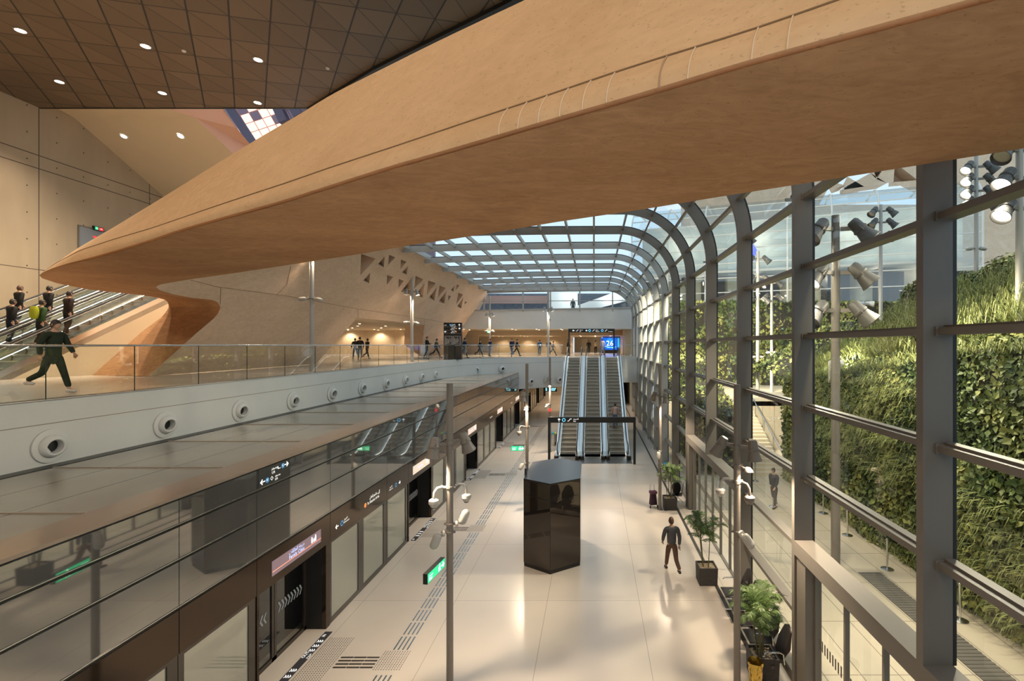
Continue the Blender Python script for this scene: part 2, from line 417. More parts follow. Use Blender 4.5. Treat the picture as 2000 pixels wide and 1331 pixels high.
c = t.mixc(jj, c, (.07, .05, .035)); t.link(c, t.b.inputs['Base Color'])
mb = MB(); XC = -24.0*KS
mb.prism([(XC, -18, MZ), (XC, 44, MZ), (XC, 44, 9), (XC, 27.0*KS, EYE+8.26*KS), (XC, 22.3*KS, EYE+10.5*KS), (XC, 21*KS, EYE+10.26*KS+.45), (XC, -18, EYE+10.26*KS+.45)], (-.4, 0, 0))
struct('wall_left', mb, m)
# ---------------- dark tiled ceiling
m = mat('dark_ceiling_tiles', (.10, .07, .045), .45); t = NT(m); x, y, z = t.xyz()
e1 = (-.83*KS, 1.165*KS); e2 = (1.11*KS, .26*KS); det = e1[0]*e2[1]-e2[0]*e1[1]
X0, Y0 = -15.53*KS, 20.9*KS
xs = t.m('ADD', x, -X0); ys = t.m('ADD', y, -Y0)
u = t.m('ADD', t.m('MULTIPLY', xs, e2[1]/det), t.m('MULTIPLY', ys, -e2[0]/det)); v = t.m('ADD', t.m('MULTIPLY', xs, -e1[1]/det), t.m('MULTIPLY', ys, e1[0]/det))
u = t.m('ADD', u, 100); v = t.m('ADD', v, 100); d = t.m('SUBTRACT', v, u); d = t.m('ADD', d, 200)
fu = t.m('FLOOR', u); fv = t.m('FLOOR', v); fd = t.m('FLOOR', d)
cx = t.n('ShaderNodeCombineXYZ'); t.link(fu, cx.inputs[0]); t.link(fv, cx.inputs[1]); t.link(fd, cx.inputs[2])
wn_ = t.n('ShaderNodeTexWhiteNoise'); t.link(cx.outputs[0], wn_.inputs[0])
c = t.mixc(wn_.outputs[0], (.125, .088, .056), (.165, .118, .076))
ln = t.m('MAXIMUM', t.line(v, 1, .045), t.m('MULTIPLY', t.line(u, 1, .034), .85)); ln = t.m('MAXIMUM', ln, t.m('MULTIPLY', t.line(d, 1, .032), .7))
c = t.mixc(ln, c, (.012, .009, .006)); t.link(c, t.b.inputs['Base Color'])
CZ = EYE+10.26*KS
cpoly = [(a*KS, b*KS) for a, b in [(-24, -16), (-24, 20.9), (-12.4, 20.9), (-8.1, 17.8), (-2.66, 14.4), (2.2, 11.0), (5, 7), (7, 2), (7, -16)]]
mb = MB(); mb.prism([(x_, y_, CZ) for x_, y_ in cpoly], (0, 0, .5)); struct('ceiling', mb, m)
mb = MB(); q = cpoly[2:]
for a, b in zip(q, q[1:]): mb.bar((a[0]+.1, a[1]+.1, CZ+.1), (b[0]+.1, b[1]+.1, CZ+.1), .3, .5)
struct('trim_2', mb, M_BLACKM)
mb = MB(); mb.box(-24*KS, -12.3*KS, 20.9*KS, 20.98*KS, CZ-.02, CZ+.5); struct('trim_3', mb, M_DARK)
mb = MB(); mb.box(XC, 8, -18.4, -18, -.3, CZ); struct('wall_front', mb, M_BEIGEP)
mb = MB(); mb.box(XW, 5, -18, -4, MZ-.3, MZ); struct('floor', mb, MATS['upper_floor'])
# ---------------- cream soffit, pink-lit soffit and light ceiling beyond the dark ceiling
def sofz(y_): return EYE+10.5*KS-.477*(y_-22.3*KS)
def kp(x_, y_): return (x_*KS, y_*KS, sofz(y_*KS))
mb = MB(); mb.poly([kp(-24, 22.3), kp(-18.4, 22.3), kp(-17.6, 27), kp(-17.2, 34), kp(-24, 34)])
mb.poly([kp(-24, 22.3), kp(-18.4, 22.3), (-19.8*KS, 21*KS, CZ+.45), (-24*KS, 21*KS, CZ+.45)])
struct('ceiling', mb, M_CREAM, recalc=False)
mb = MB(); mb.poly([kp(-18.4, 22.3), kp(-17.6, 27), P(495, 290, 28.5), P(487, 281, 27.8), P(462, 250, 26.6), P(435, 211, 25.6), P(420, 190, 25.2), (-19.8*KS, 21*KS, CZ+.45)])
struct('ceiling', mb, mat('pink_lit_plaster', (.68, .43, .34), .6), recalc=False)  # pink light is put into the plaster colour of this soffit
mb = MB(); mb.box(-30, -14.5, 44, 44.3, 15.2, 25); mb.box(-30, -14.5, 24, 44, 25, 25.3); struct('ceiling', mb, mat('mauve_panel', (.30, .24, .30), .6))
# luminous tiled screen seen above the bridge: an inclined field of lit squares with some mauve ones
lt = thing('luminous_tile_screen', 'inclined luminous ceiling of pale pink and mauve square tiles above the bridge', 'light ceiling', P(500, 240, 30))
SA, SB = P(431, 196, 29.5), P(511, 332, 30.5); SC1 = P(533, 166, 31)
u_ = (SB-SA)/8; v_ = (SC1-SA)/6
A_ = MB(); B_ = MB(); G_ = MB()
for i in range(8):
    for j in range(7):
        p = SA+u_*i+v_*j; q = [p+u_*.04+v_*.04, p+u_*.96+v_*.04, p+u_*.96+v_*.96, p+u_*.04+v_*.96]
        (B_ if (i, j) in ((1, 1), (2, 2), (0, 3), (3, 4)) or j > 4 else A_).add(q, [(0, 1, 2, 3)])
G_.poly([SA-u_*.2-v_*.2, SA+u_*8.2-v_*.2, SA+u_*8.2+v_*7.2, SA-u_*.2+v_*7.2]); G_.v = [tuple(Vector(p)+Vector((0, .15, .1))) for p in G_.v]
A_.build('lit_tiles', mat('lit_pink_tile', (1, .8, .7), .5, emis=.8, ecol=(1, .72, .58)), lt, recalc=False); B_.build('mauve_tiles', mat('mauve_tile', (.25, .2, .27), .5, emis=.15), lt, recalc=False); G_.build('carrier', mat('tile_grout', (.5, .3, .28), .6), lt, recalc=False)
mb = MB()
for (p_, q_, w1) in (((447, 208), (495, 282), .10), ((541, 205), (557, 240), .5), ((572, 205), (584, 228), .4)): mb.bar(P(*p_, 29), P(*q_, 29), w1, .5)
mb.build('dark_ribs', mat('mauve_rib', (.12, .10, .16), .5), lt)
# ---------------- back wall of the hall: white band, gallery window, deep concourse
YB = 54.5
mb = MB(); mb.prism([(-16.4, YB, 9.0), (4.25, YB, 9.0), (4.25, YB, 11.33), (-16.4, YB, 10.95)], (0, .4, 0))
mb.box(4.25, 4.6, 47, YB+.4, 3.5, 9.0)
struct('wall_back', mb, M_WHITE)
mb = MB(); mb.box(-17, 4.4, YB+.4, 60.5, 9.0, 9.12); mb.box(-17, 4.4, 60.5, 60.8, 8.4, 9.1); mb.box(-30, 4.4, 60.8, 77, 8.38, 8.5)
struct('ceiling', mb, M_BEIGEP)
mb = MB(); mb.box(-19, -3.0, 70, 70.3, MZ, 8.4); mb.box(-3.0, 1.2, 74, 74.3, MZ, 8.4); mb.box(1.2, 6, 67, 67.3, MZ, 8.4)
mb.box(-17.5, -14.6, 61, 61.3, MZ, 8.4); mb.box(-4.2, -3.0, 62, 70, MZ, 8.4); mb.box(3.6, 4.4, 56, 67, MZ, 9.0)
for x_ in (-13, -10.6, -8.2, -5.8): mb.box(x_-.015, x_+.015, 69.97, 70, MZ, 8.4)
struct('wall_back', mb, M_BEIGEP)
mb = MB(); mb.box(-1.9, -1.0, 73.95, 74.0, MZ, 8.1); struct('door_1', mb, M_CREAM)
for x_ in (-9, -3, 2): point('gallery_fill_light', (x_, 57, 13.2), 130, (.95, .97, 1), .3)  # added fill lights without fittings, to brighten the gallery
# gallery behind the window above the band
mb = MB(); mb.box(-16, -5.6, 62, 62.2, 12.5, 13.5); struct('wall_back', mb, mat('rust_panel', (.42, .25, .20), .6))
mb = MB(); mb.box(-20, 7, 64, 64.3, 10.6, 14); mb.box(-20, 7, 54.9, 64, 10.6, 10.7)
struct('wall_back', mb, mat('blue_grey_panel', (.16, .18, .21), .5, noise=(2, .35, 3, (1, 1, 3))))
mb = MB(); mb.prism([(-5.2, 58, 10.8), (3.6, 58, 13.9), (5.2, 58, 13.9), (4.4, 58, 12.6), (-2.6, 58, 10.8)], (0, 3, 0)); mb.box(-5.5, -2, 59, 60, 10.7, 13.6)
struct('wall_back', mb, mat('white_stair_side', (.75, .76, .70), .5))
mb = MB()
for x_ in (-12.4, -8.0, -4.9, -1.6, 2.1): mb.box(x_-.08, x_+.08, YB-.02, YB+.1, 10.95, 13.3)
mb.bar((-13.2, YB, 12.12), (4.2, YB, 12.2), .1, .08)
mb.bar((-16, YB-.02, 11.02), (4.2, YB-.02, 11.38), .14, .16); mb.bar((-13.6, YB, 13.1), (2, YB, 13.35), .12, .12); mb.bar((-14.6, YB, 10.95), (-12.3, YB, 13.3), .12, .14)
struct('window_1', mb, M_STEELR)
mb = MB(); mb.poly([(-15, YB+.04, 11), (4.2, YB+.04, 11.3), (4.2, YB+.04, 13.4), (-12.4, YB+.04, 13.4)]); struct('window_2', mb, M_GLR)

# ---------------- steel and glass hall: ribs, purlins, panes
XI, XO, ACX, ACZ = 4.10, 4.5, 1.3, EYE+3.03
BY = 3.866; YK0 = 6.02
def ribY(k): return YK0+BY*k
def roof_end(Y): return -11.5+.0*(Y)
NR = 13
def rib_profile(r, xend):
    pts = []
    for i in range(0, 25):
        a = PI/2*i/24; pts.append((ACX+r*math.cos(a), ACZ+r*math.sin(a)))
    for x_ in [q for q in (-2, -5, -8.5) if q > xend]+[xend]:
        pts.append((x_, ACZ+r+(-.02*(x_-ACX)**2/14 if x_ < ACX else 0)))
    return pts
for k in range(-1, NR):
    Y = ribY(k); zb = 0
    if k in (0, 3): zb = 3.2
    xe = {-1: 1.0, 0: 1.0, 1: -2.8, 2: -8.3}.get(k, -11.6)
    pin = [(XI, zb)]+rib_profile(XI-ACX, xe); pout = [(XO-.03, zb)]+rib_profile(XO-.03-ACX, xe)
    if Y < 8: pin = [p for p in pin if p[0] > 3.0]; pout = [p for p in pout if p[0] > 3.3]
    n = min(len(pin), len(pout)); pin = pin[:n]; pout = pout[:n]
    rows = []
    for (a, b) in zip(pin, pout):
        rows.append([(a[0], Y, a[1]), (b[0], Y, b[1]), (b[0], Y+.13, b[1]), (a[0], Y+.13, a[1])])
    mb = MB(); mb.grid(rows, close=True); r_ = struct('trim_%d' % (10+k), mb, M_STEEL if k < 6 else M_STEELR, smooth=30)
    g = MB(); rows = []
    for (a, b) in zip(pout, [(p[0]+(.03 if i == 0 else 0), p[1]) for i, p in enumerate(pout)]):
        dx, dz = (1, 0) if a[1] < ACZ else ((a[0]-ACX)/(XO-.03-ACX) if a[0] > ACX else 0, (a[1]-ACZ)/(XO-.03-ACX))
        o_ = (a[0]+dx*.05, a[1]+dz*.05)
        rows.append([(a[0], Y+.0, a[1]), (o_[0], Y, o_[1]), (o_[0], Y+.13, o_[1]), (a[0], Y+.13, a[1])])
    g.grid(rows, close=True); g.build('gasket', M_GASK, r_)
LEV = [EYE+v_ for v_ in (3.03, 1.6, .17, -1.29, -2.74)]
idx = 30
YE = ribY(NR-1)
for z in LEV:
    mb = MB(); mb.box(4.27, 4.5, 2.1, YE, z-.045, z+.045); mb.box(4.36, 4.49, 2.1, YE, z+.045, z+.075)
    for k in range(-1, NR): mb.box(4.24, 4.46, ribY(k)-.03, ribY(k), z-.06, z+.06)
    struct('trim_%d' % idx, mb, M_STEEL); idx += 1
for ang in (21.5, 43, 64.5, 86):
    a = math.radians(ang); mb = MB(); cx_, cz_ = ACX+3.09*math.cos(a), ACZ+3.09*math.sin(a)
    M3 = Matrix.Rotation(-a, 3, 'Y')
    mb.obox((cx_, (2.1+YE)/2 if ang < 50 else (10+YE)/2, cz_), (.22, YE-2.1 if ang < 50 else YE-10, .08), M3)
    struct('trim_%d' % idx, mb, M_STEEL); idx += 1
for i in range(9):
    x_ = -1.4*i; mb = MB(); z = ACZ+3.09-.02*(x_-ACX)**2/14
    mb.box(x_-.05, x_+.05, ribY(1 if i < 2 else 2 if i < 6 else 3)+.1, YE, z-.11, z+.11); struct('trim_%d' % idx, mb, M_STEELR); idx += 1
# lower transoms and the door-height box beams
def lowbars(y0, y1):
    global idx
    mb = MB()
    for z in (2.95, 1.5, .12): mb.box(4.27, 4.5, y0, y1, z-.045, z+.045)
    struct('trim_%d' % idx, mb, M_STEEL); idx += 1
lowbars(ribY(1)+.1, ribY(2)); lowbars(ribY(4)+.1, YE)
for (ka, kb) in ((-1, 1), (2, 4)):
    y0, y1 = ribY(ka)+.13, ribY(kb)
    mb = MB(); mb.box(4.10, 4.48, y0, y1, 2.91, 3.2); struct('trim_%d' % idx, mb, M_STEEL); idx += 1
    # glazed entrance screen under the beam
    mb = MB(); n = 6; pan = MB()
    mb.box(4.28, 4.42, y0, y1, 2.78, 2.91); mb.box(4.30, 4.40, y0, y1, 0.0, .03)
    mb.box(4.14, 4.46, y0+.02, y0+.42, 0, 2.9); mb.box(4.14, 4.46, y1-.42, y1-.02, 0, 2.9)
    for i in range(n+1):
        yy = y0+.45+(y1-y0-.9)*i/n; mb.box(4.31, 4.39, yy-.03, yy+.03, 0, 2.8)
    for i in (2, 3):
        yy = y0+.45+(y1-y0-.9)*(i+.5)/n; mb.box(4.335, 4.365, y0+.45+(y1-y0-.9)*i/n, y0+.45+(y1-y0-.9)*(i+1)/n, 1.0, 1.05)
    pan.poly([(4.35, y0+.45, .03), (4.35, y1-.45, .03), (4.35, y1-.45, 2.78), (4.35, y0+.45, 2.78)])
    dn = 'door_%d' % (2 if ka < 0 else 3)
    d_ = struct(dn, mb, M_DARK if False else M_STEEL); pan.build('pane', M_GLASS, d_)
    lab = MB()
    for i in range(n):      # frosted dashes on the door glass
        y_a = y0+.5+(y1-y0-.9)*i/n
        for j in range(9): lab.box(4.342, 4.346, y_a+.1+j*.1, y_a+.14+j*.1, 1.35, 1.55)
    lab.build('safety_marking', mat('dark_film', (.06, .05, .045), .5), d_)
# panes
def pane_rows(y0, y1, pts):
    return [[(p[0], y0, p[1]), (p[0], y1, p[1])] for p in pts]
mb = MB(); mr = MB()
for k in range(-1, NR-1):
    zb = 3.2 if k in (-1, 0, 2, 3) else 0.0
    pts = [(XO-.02, zb)]+rib_profile(XO-ACX, {-1: 2.2, 0: 1.0, 1: -2.8, 2: -8.3}.get(k, -11.7))
    cut = next(i for i, p in enumerate(pts) if i > 3 and p[0] < 2.4)
    mb.grid(pane_rows(ribY(k)+.13, ribY(k+1), pts[:cut+1])); 
    if k > 0: mr.grid(pane_rows(ribY(k)+.13, ribY(k+1), pts[cut:]))
struct('window_3', mb, M_GLASS, smooth=40, recalc=False); struct('window_4', mr, M_GLR, smooth=40, recalc=False)
# eaves closing the roof along the leaning wall
mb = MB(); mb.box(-12.3, -11.5, ribY(3), YE+.2, EYE+5.9, EYE+6.3); struct('trim_70', mb, M_STEELR)
mb = MB(); mb.box(-11.95, 4.4, YE-.2, YE+.2, EYE+5.85, EYE+6.3); struct('trim_71', mb, M_STEELR)

# ================================================================== THE BRIDGE BEAM
def plane_pt(px, py, h): return P(px, py, h*F/(674-py))
Bpx = [(77.5, 538.8), (82, 534), (92.5, 529), (125, 519), (175, 507.5), (225, 494), (300, 471), (350, 454), (425, 432.5), (487, 416), (550, 399), (680, 358), (770, 330), (861, 305), (951, 279), (1100, 236), (1280, 185), (1455, 132), (1650, 80), (1950, 0), (2080, -36), (2200, -70)]
def zB(px): return 2.12+.08*min(1, max(0, (px-77)/300))
Bw = [plane_pt(x_, y_, zB(x_)) for x_, y_ in Bpx]
Cpx = [(77.5, 538.8), (87, 530.5), (107, 516), (157, 489), (225, 467), (300, 445), (425, 402), (500, 377), (550, 361), (650, 326), (767, 288), (936, 231), (1100, 177), (1190, 145), (1350, 95), (1485, 55), (1630, 2), (1800, -55), (2000, -120), (2200, -190)]
Dpx = [(77.5, 538.8), (90, 528.5), (107.5, 515.5), (150, 486), (225, 442.5), (319, 385), (375, 350), (500, 273), (590, 220.6), (644, 186), (700, 158), (722, 147), (860, 78), (1025, 0), (1300, -130), (1700, -320), (2200, -560)]
def vplane(px, py, off):          # vertical face standing on the near bottom edge, moved back by off
    a = (px-1160)/F
    p0 = Vector((-14.0, 13.0, 0)); p1 = Vector((2.2, 3.46, 0)); d = (p1-p0).normalized(); nrm = Vector((-d.y, d.x, 0))
    if nrm.y < 0: nrm = -nrm
    q = p0+nrm*off; ray = Vector((a, 1, 0)); tt = q.dot(nrm)/ray.dot(nrm); return P(px, py, tt)
tip = Bw[0]
def blend_tip(lst, fn, off):
    out = []
    for (x_, y_) in lst:
        p = fn(x_, y_, off); f = min(1, max(0, (x_-77.5)/90)); f = f*f*(3-2*f)
        Yt = tip.y*(1-f)+p.y*f; out.append(P(x_, y_, Yt))
    return out
Cw = blend_tip(Cpx, vplane, -.02); Dw = blend_tip(Dpx, vplane, .75)
def resample(pts, n, x0=None, x1=None):
    L = [0]
    for a, b in zip(pts, pts[1:]): L.append(L[-1]+(b-a).length)
    out = []
    for i in range(n):
        s = L[-1]*i/(n-1); j = 0
        while j < len(L)-2 and L[j+1] < s: j += 1
        f = (s-L[j])/max(1e-9, L[j+1]-L[j]); out.append(pts[j].lerp(pts[j+1], f))
    return out
def smooth_pts(p, it=2):
    for _ in range(it): p = [p[0]]+[(p[i-1]+p[i]*2+p[i+1])/4 for i in range(1, len(p)-1)]+[p[-1]]
    return p
N = 90
Br, Cr, Dr = (smooth_pts(resample(q, N)) for q in (Bw, Cw, Dw))
bridge = thing('concrete_bridge', 'huge sand coloured sculpted concrete bridge crossing overhead in front of the glass roof', 'bridge', (0, 5, EYE+2.2))
mb = MB()
rows = [list(Br), [b+Vector((.05, .08, .02))*min(1, j/20) for j, b in enumerate(Br)], [b+Vector((.05, .08, .05))*min(1, j/20) for j, b in enumerate(Br)]]   # hollow curved band between bottom edge and joint line
for i in range(9):
    f = i/8; bul = .05*math.sin(PI*f)*1.0
    rows.append([(b+Vector((0, 0, .055))*min(1, j/20)*(1-f)).lerp(c_, f)+Vector((-.25, -.45, .0))*bul*2.0*min(1, j/20) for j, (b, c_) in enumerate(zip(Br, Cr))])
mb.grid(rows); band = mb.build('edge_band', M_BRS, bridge, smooth=50, recalc=False)
mb = MB(); rows = []
for i in range(7): rows.append([a.lerp(b, i/6) for a, b in zip(Cr, Dr)])
top_in = [d_+Vector((.5, .85, -.02))*(.55*min(1, j/25)) for j, d_ in enumerate(Dr)]
rows.append(top_in); Er = [d_+Vector((1.55, 2.5, -.9))*min(1, j/25) for j, d_ in enumerate(Dr)]; rows.append(Er)
mb.grid(rows); mb.build('side_face', M_BRS, bridge, smooth=35, recalc=False)
# underside: right part between crotch and window, left part folding into the wall
Apx = [(304.5, 561), (312, 556), (370, 546), (450, 535), (550, 520), (700, 497), (780, 483), (950, 457), (1090, 433.5), (1264, 408), (1400, 385.5), (1600, 354), (1800, 322), (2000, 290), (2200, 258)]
crotch = wallpt(304.5, 561)
def zA(x_): f = min(1, max(0, (x_-304)/250)); return (crotch.z-EYE)*(1-f)+2.2*f
Aw = [plane_pt(x_, y_, zA(x_)) for x_, y_ in Apx]
b300 = next(i for i, q in enumerate(Bpx) if q[0] == 300)
B2 = Bw[b300:]
A2 = resample(Aw, 70); B2r = resample(B2, 70)
mb = MB(); rows = []
for i in range(13):
    f = i/12
    rows.append([a.lerp(b, f) for a, b in zip(A2, B2r)])
mb.grid(rows)
Lpx = [(77.5, 538.8, 0), (82.5, 544, 15.4), (112.5, 554, 16.1), (175, 566, 17.4), (237, 573, 18.4), (282, 577.5, 19.1), (312.5, 583, 19.6), (322.5, 586, 19.8), (329, 592.5, 19.9), (329.5, 600, 19.9), (325, 609, 19.8), (315, 620, 19.7), (275, 650, 19.4), (180, 733.5, 18.5)]
Lw = [tip]+[P(x_, y_, Y_) for x_, y_, Y_ in Lpx[1:]]
Ww = [wallpt(*p) for p in edgeW]
s1 = Lw[:10]; s2 = Bw[:b300+1]+[Bw[b300].lerp(crotch, f) for f in (.25, .5, .75)]+Ww[:7]
# match parameters: tip..corner
S1 = resample(s1, 60); S2a = resample(Bw[:b300+1], 22); S2b = [Bw[b300].lerp(crotch, i/12) for i in range(1, 13)]; S2c = resample(Ww[:7], 27)[1:]
S2 = S2a+S2b+S2c; S1 = resample(s1, len(S2))
rows = []
for i in range(15):
    f = i/14; rows.append([a.lerp(b, f) for a, b in zip(S1, S2)])
mb.grid(rows)
s1 = resample(Lw[9:], 24); s2 = resample(Ww[6:], 24); rows = []
for i in range(9): rows.append([a.lerp(b, i/8) for a, b in zip(s1, s2)])
mb.grid(rows)
# back of the pier and upper faces, seen only from elsewhere
s3 = resample(Lw, 40); s4 = [p+Vector((.6, 2.0, 1.2)) for p in s3]
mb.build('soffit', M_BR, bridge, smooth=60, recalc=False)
mb = MB()
E2 = resample(Er, 70)
mb.grid([A2, [a+Vector((.1, .15, .5)) for a in A2], [e.lerp(a, .3)+Vector((0, 0, .1)) for e, a in zip(E2, A2)], E2])
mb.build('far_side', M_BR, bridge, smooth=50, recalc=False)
# raised trowel ribs on the band
for x_ in (1000, 1035, 1072, 1115, 1168, 1225, 1280, 1330, 1388, 1452, 1530):
    j = min(range(N), key=lambda q: abs(1160+F*Cr[q].x/Cr[q].y-(x_)))
    pts = []
    for i in range(9):
        f = i/8; jj_ = j+int(0); pts.append(Br[min(N-1, j)].lerp(Cr[j], f)+Vector((-.25, -.45, 0))*(.05*math.sin(PI*f)*2.0+.012))
    mb = MB(); mb.tube(pts[1:], .009, 5); mb.build('band_rib', mat('pale_sand', (.80, .60, .40), .8), bridge)
mb = MB(); mb.tube([c_+Vector((-.004, -.008, 0)) for c_ in Cr], .008, 5); mb.build('joint_line', mat('joint_brown2', (.30, .19, .10), .9), bridge)
# ================================================================== PLATFORM EDGE SCREEN AND ITS CANOPY
XD = -6.78
M_FASC = mat('grey_reflective_panel', (.30, .295, .285), .03, .78, noise=(.7, .06, 2, (1, 1, 1)))
M_HEAD = mat('bronze_reflective_panel', (.062, .044, .032), .06, .8)
M_FROST = mat('milky_glass', (.34, .345, .30), .05, .45, spec=.8)
M_ROOFP = mat('canopy_roof_sheet', (.33, .31, .265), .22, .25, noise=(.5, .08, 3, (1, 1, 1)))
M_COP = mat('canopy_coping', (.36, .28, .22), .2, .3)
scr = thing('platform_edge_screen', 'long dark platform edge screen with glass doors under a flat grey canopy', 'platform screen', (XD, 20, 0))
JY = [-2.0]; y0 = 7.90-7.93
seq = []
y = y0
while y < 66:
    seq += [('slim', y, y+1.82), ('door', y+1.82, y+4.53), ('wide', y+4.53, y+7.93)]; y += 7.93
YF = 43.7
for kind, a, b in seq:
    for z0, z1 in ((2.92, 3.70), (3.70, 4.27), (4.27, 4.71)):
        if a >= YF or b < .5: continue
        e = min(b, YF); mb = MB(); mb.box(XD-.1, XD, a+.007, e-.007, z0+.012, z1-.05)
        mb.build('fascia_panel', M_FASC, scr)
mb = MB(); mb.box(XD-.5, XD-.02, -2, YF, 2.86, 4.70); mb.build('fascia_backing', M_BLACKM, scr)
for z1 in (2.92, 3.70, 4.27):
    mb = MB(); mb.box(XD-.02, XD+.012, -2, YF, z1-.004, z1+.010); mb.build('fascia_lip', M_INOX, scr)
mb = MB(); mb.box(XD-.67, XD+.005, -2, YF-.1, 4.69, 4.74); mb.build('coping', M_COP, scr)
m = M_ROOFP
t = NT(m); x_o, y_o, z_o = t.xyz(); basec = t.b.inputs['Base Color'].links[0].from_socket
ll = t.m('MAXIMUM', t.line(x_o, 1.195, .028, -7.45), t.line(y_o, 2.68, .03, 7.2))
t.link(t.mixc(ll, basec, (.05, .045, .04)), t.b.inputs['Base Color'])
pts = [(XD-.67, -2), (XD-.67, YF-.6)]+[(x, y-.02) for x, y in reversed(EDGE) if x < XD-.5]
mb = MB(); mb.prism([(x, y, 4.64) for x, y in pts], (0, 0, .05)); mb.build('canopy_roof', m, scr)
k = 0
for k in range(16):
    yy = 7.2+2.68*(k-2)
    if yy > 41: break
    xe = XW+.36 if yy < 35 else -9.8
    mb = MB(); mb.box(xe, XD-.67, yy-.03, yy-.005, 4.69, 4.71); mb.build('roof_seam', mat('seam_light', (.42, .36, .30), .3, .3), scr)
mb = MB(); mb.box(XW+.05, XW+.34, -2, 35.5, 4.66, 4.70); mb.build('gutter', M_BLACKM, scr)
# lower wall: header, panes, door recesses
M_LEAF = glass('door_leaf_glass', (.55, .58, .56), .14, .9)
M_CHEV = mat('grey_chevron_film', (.20, .22, .25), .5)
M_DISP = mat('lilac_display', (.06, .04, .05), .3, emis=.30, ecol=(.50, .33, .36))
M_DISPW = mat('cream_display', (.5, .45, .4), .3, emis=.55, ecol=(.80, .66, .52))
M_RLINE = mat('red_display_line', (.8, .2, .1), .3, emis=1.0, ecol=(1, .30, .16))
M_LIL = mat('blue_display_text', (.5, .6, .9), .3, emis=1.0, ecol=(.35, .50, 1))
nd = 0
for kind, a, b in seq:
    if b < 3 or a > 66: continue
    if kind == 'door':
        o0, o1 = a+.07, b-.2
        mb = MB(); mb.box(XD-.1, XD, a+.007, b-.007, 2.13, 2.86); mb.box(XD-.1, XD, a+.007, o0, 0, 2.13); mb.box(XD-.1, XD, o1, b-.007, 0, 2.13)
        mb.build('door_surround', M_HEAD, scr)
        mb = MB(); mb.box(XD-.62, XD-.1, o0-.05, o0, 0, 2.9); mb.box(XD-.62, XD-.1, o1, o1+.05, 0, 2.9); mb.box(XD-.62, XD-.1, o0, o1, 2.13, 2.2)
        mb.build('door_reveal', mat('black_reveal', (.004, .004, .004), .6), scr)
        mid = (o0+o1)/2
        for (c0, c1) in ((o0, mid-.01), (mid+.01, o1)):
            mb = MB(); X1 = XD-.5
            mb.box(X1-.05, X1, c0, c0+.07, 0, 2.13); mb.box(X1-.05, X1, c1-.07, c1, 0, 2.13); mb.box(X1-.05, X1, c0, c1, 2.03, 2.13); mb.box(X1-.05, X1, c0, c1, 0, .1)
            lf = mb.build('sliding_door', M_DARK, scr)
            g = MB(); g.poly([(X1-.025, c0+.07, .1), (X1-.025, c1-.07, .1), (X1-.025, c1-.07, 2.03), (X1-.025, c0+.07, 2.03)]); g.build('pane', M_LEAF, lf)
            if a < 30:
                ch = MB(); sgn = 1 if c0 > mid-.5 else -1
                for q in range(8):
                    yc = c0+.14+q*.115
                    ch.add([(X1-.018, yc, 1.0), (X1-.018, yc+.05, 1.0), (X1-.018, yc+.05+.07*sgn, 1.12), (X1-.018, yc+.07*sgn, 1.12)], [(0, 1, 2, 3)])
                    ch.add([(X1-.018, yc, 1.24), (X1-.018, yc+.05, 1.24), (X1-.018, yc+.05+.07*sgn, 1.12), (X1-.018, yc+.07*sgn, 1.12)], [(0, 1, 2, 3)])
                ch.build('chevron_marking', M_CHEV, lf)
        if a < YF:
            dy0, dy1 = a+.45, a+2.26
            mb = MB(); mb.box(XD, XD+.015, dy0, dy1, 2.32, 2.63); ds = mb.build('display', M_DISP if nd == 0 or a < 12 else M_DISPW, scr)
            org = (XD+.016, dy0, 2.32)
            R_, U_ = (0, 1, 0), (0, 0, 1)
            l_ = MB(); flat(l_, [(.0, .085), (1.81, .085), (1.81, .097), (0, .097)], org, R_, U_, .003); l_.build('red_line', M_RLINE, ds)
            tx = MB()
            if 8 < a < 12:
                put_text(tx, 'Family Class', .115, (XD+.016, dy0+.55, 2.43), R_, U_, lift=.003)
                put_text(tx, arabic('درجة العائلات'), .105, (XD+.016, dy0+.55, 2.535), R_, U_, lift=.003)
                put_text(tx, 'platform screen doors', .05, (XD+.016, dy0+.02, 2.34), R_, U_, lift=.003) if False else None
            elif a > 12: put_text(tx, 'Singles Class', .1, (XD+.016, dy0+.5, 2.45), R_, U_, lift=.003)
            if tx.v: tx.build('display_text', M_LIL, ds)
            ic = MB()                                      # two standing figures and a child
            for (cx_, h_) in ((1.42, .14), (1.50, .08), (1.57, .15)):
                for s_ in range(8):
                    pass
                flat(ic, [(cx_-.022, .12), (cx_+.022, .12), (cx_+.03, .12+h_*.72), (cx_-.03, .12+h_*.72)], org, R_, U_, .004)
                flat(ic, [(cx_+math.cos(q*PI/4)*.02, .12+h_*.9+math.sin(q*PI/4)*.02) for q in range(8)], org, R_, U_, .004)
            ic.build('display_symbol', mat('white_blue_symbol', (.8, .85, 1), .3, emis=1.2, ecol=(.8, .87, 1)), ds)
        nd += 1
    else:
        mb = MB(); mb.box(XD-.1, XD, a+.007, b-.007, 2.14, 2.86); hd = mb.build('header_panel', M_HEAD, scr)
        ps = [(a+.12, b-.2)] if kind == 'slim' else [(a+.1, a+1.52), (a+1.84, b-.2)]
        mb = MB(); edges = [a+.007]
        mb.box(XD-.1, XD-.02, a+.007, b-.007, 2.07, 2.14); mb.box(XD-.1, XD-.02, a+.007, b-.007, 0, .13)
        prev = a+.007
        for p0, p1 in ps: mb.box(XD-.1, XD-.02, prev, p0, .13, 2.07); prev = p1
        mb.box(XD-.1, XD-.02, prev, b-.007, .13, 2.07); mb.build('frame', M_DARK, scr)
        for p0, p1 in ps:
            mb = MB(); mb.box(XD-.07, XD-.04, p0, p1, .13, 2.07); mb.build('fixed_pane', M_FROST, scr)
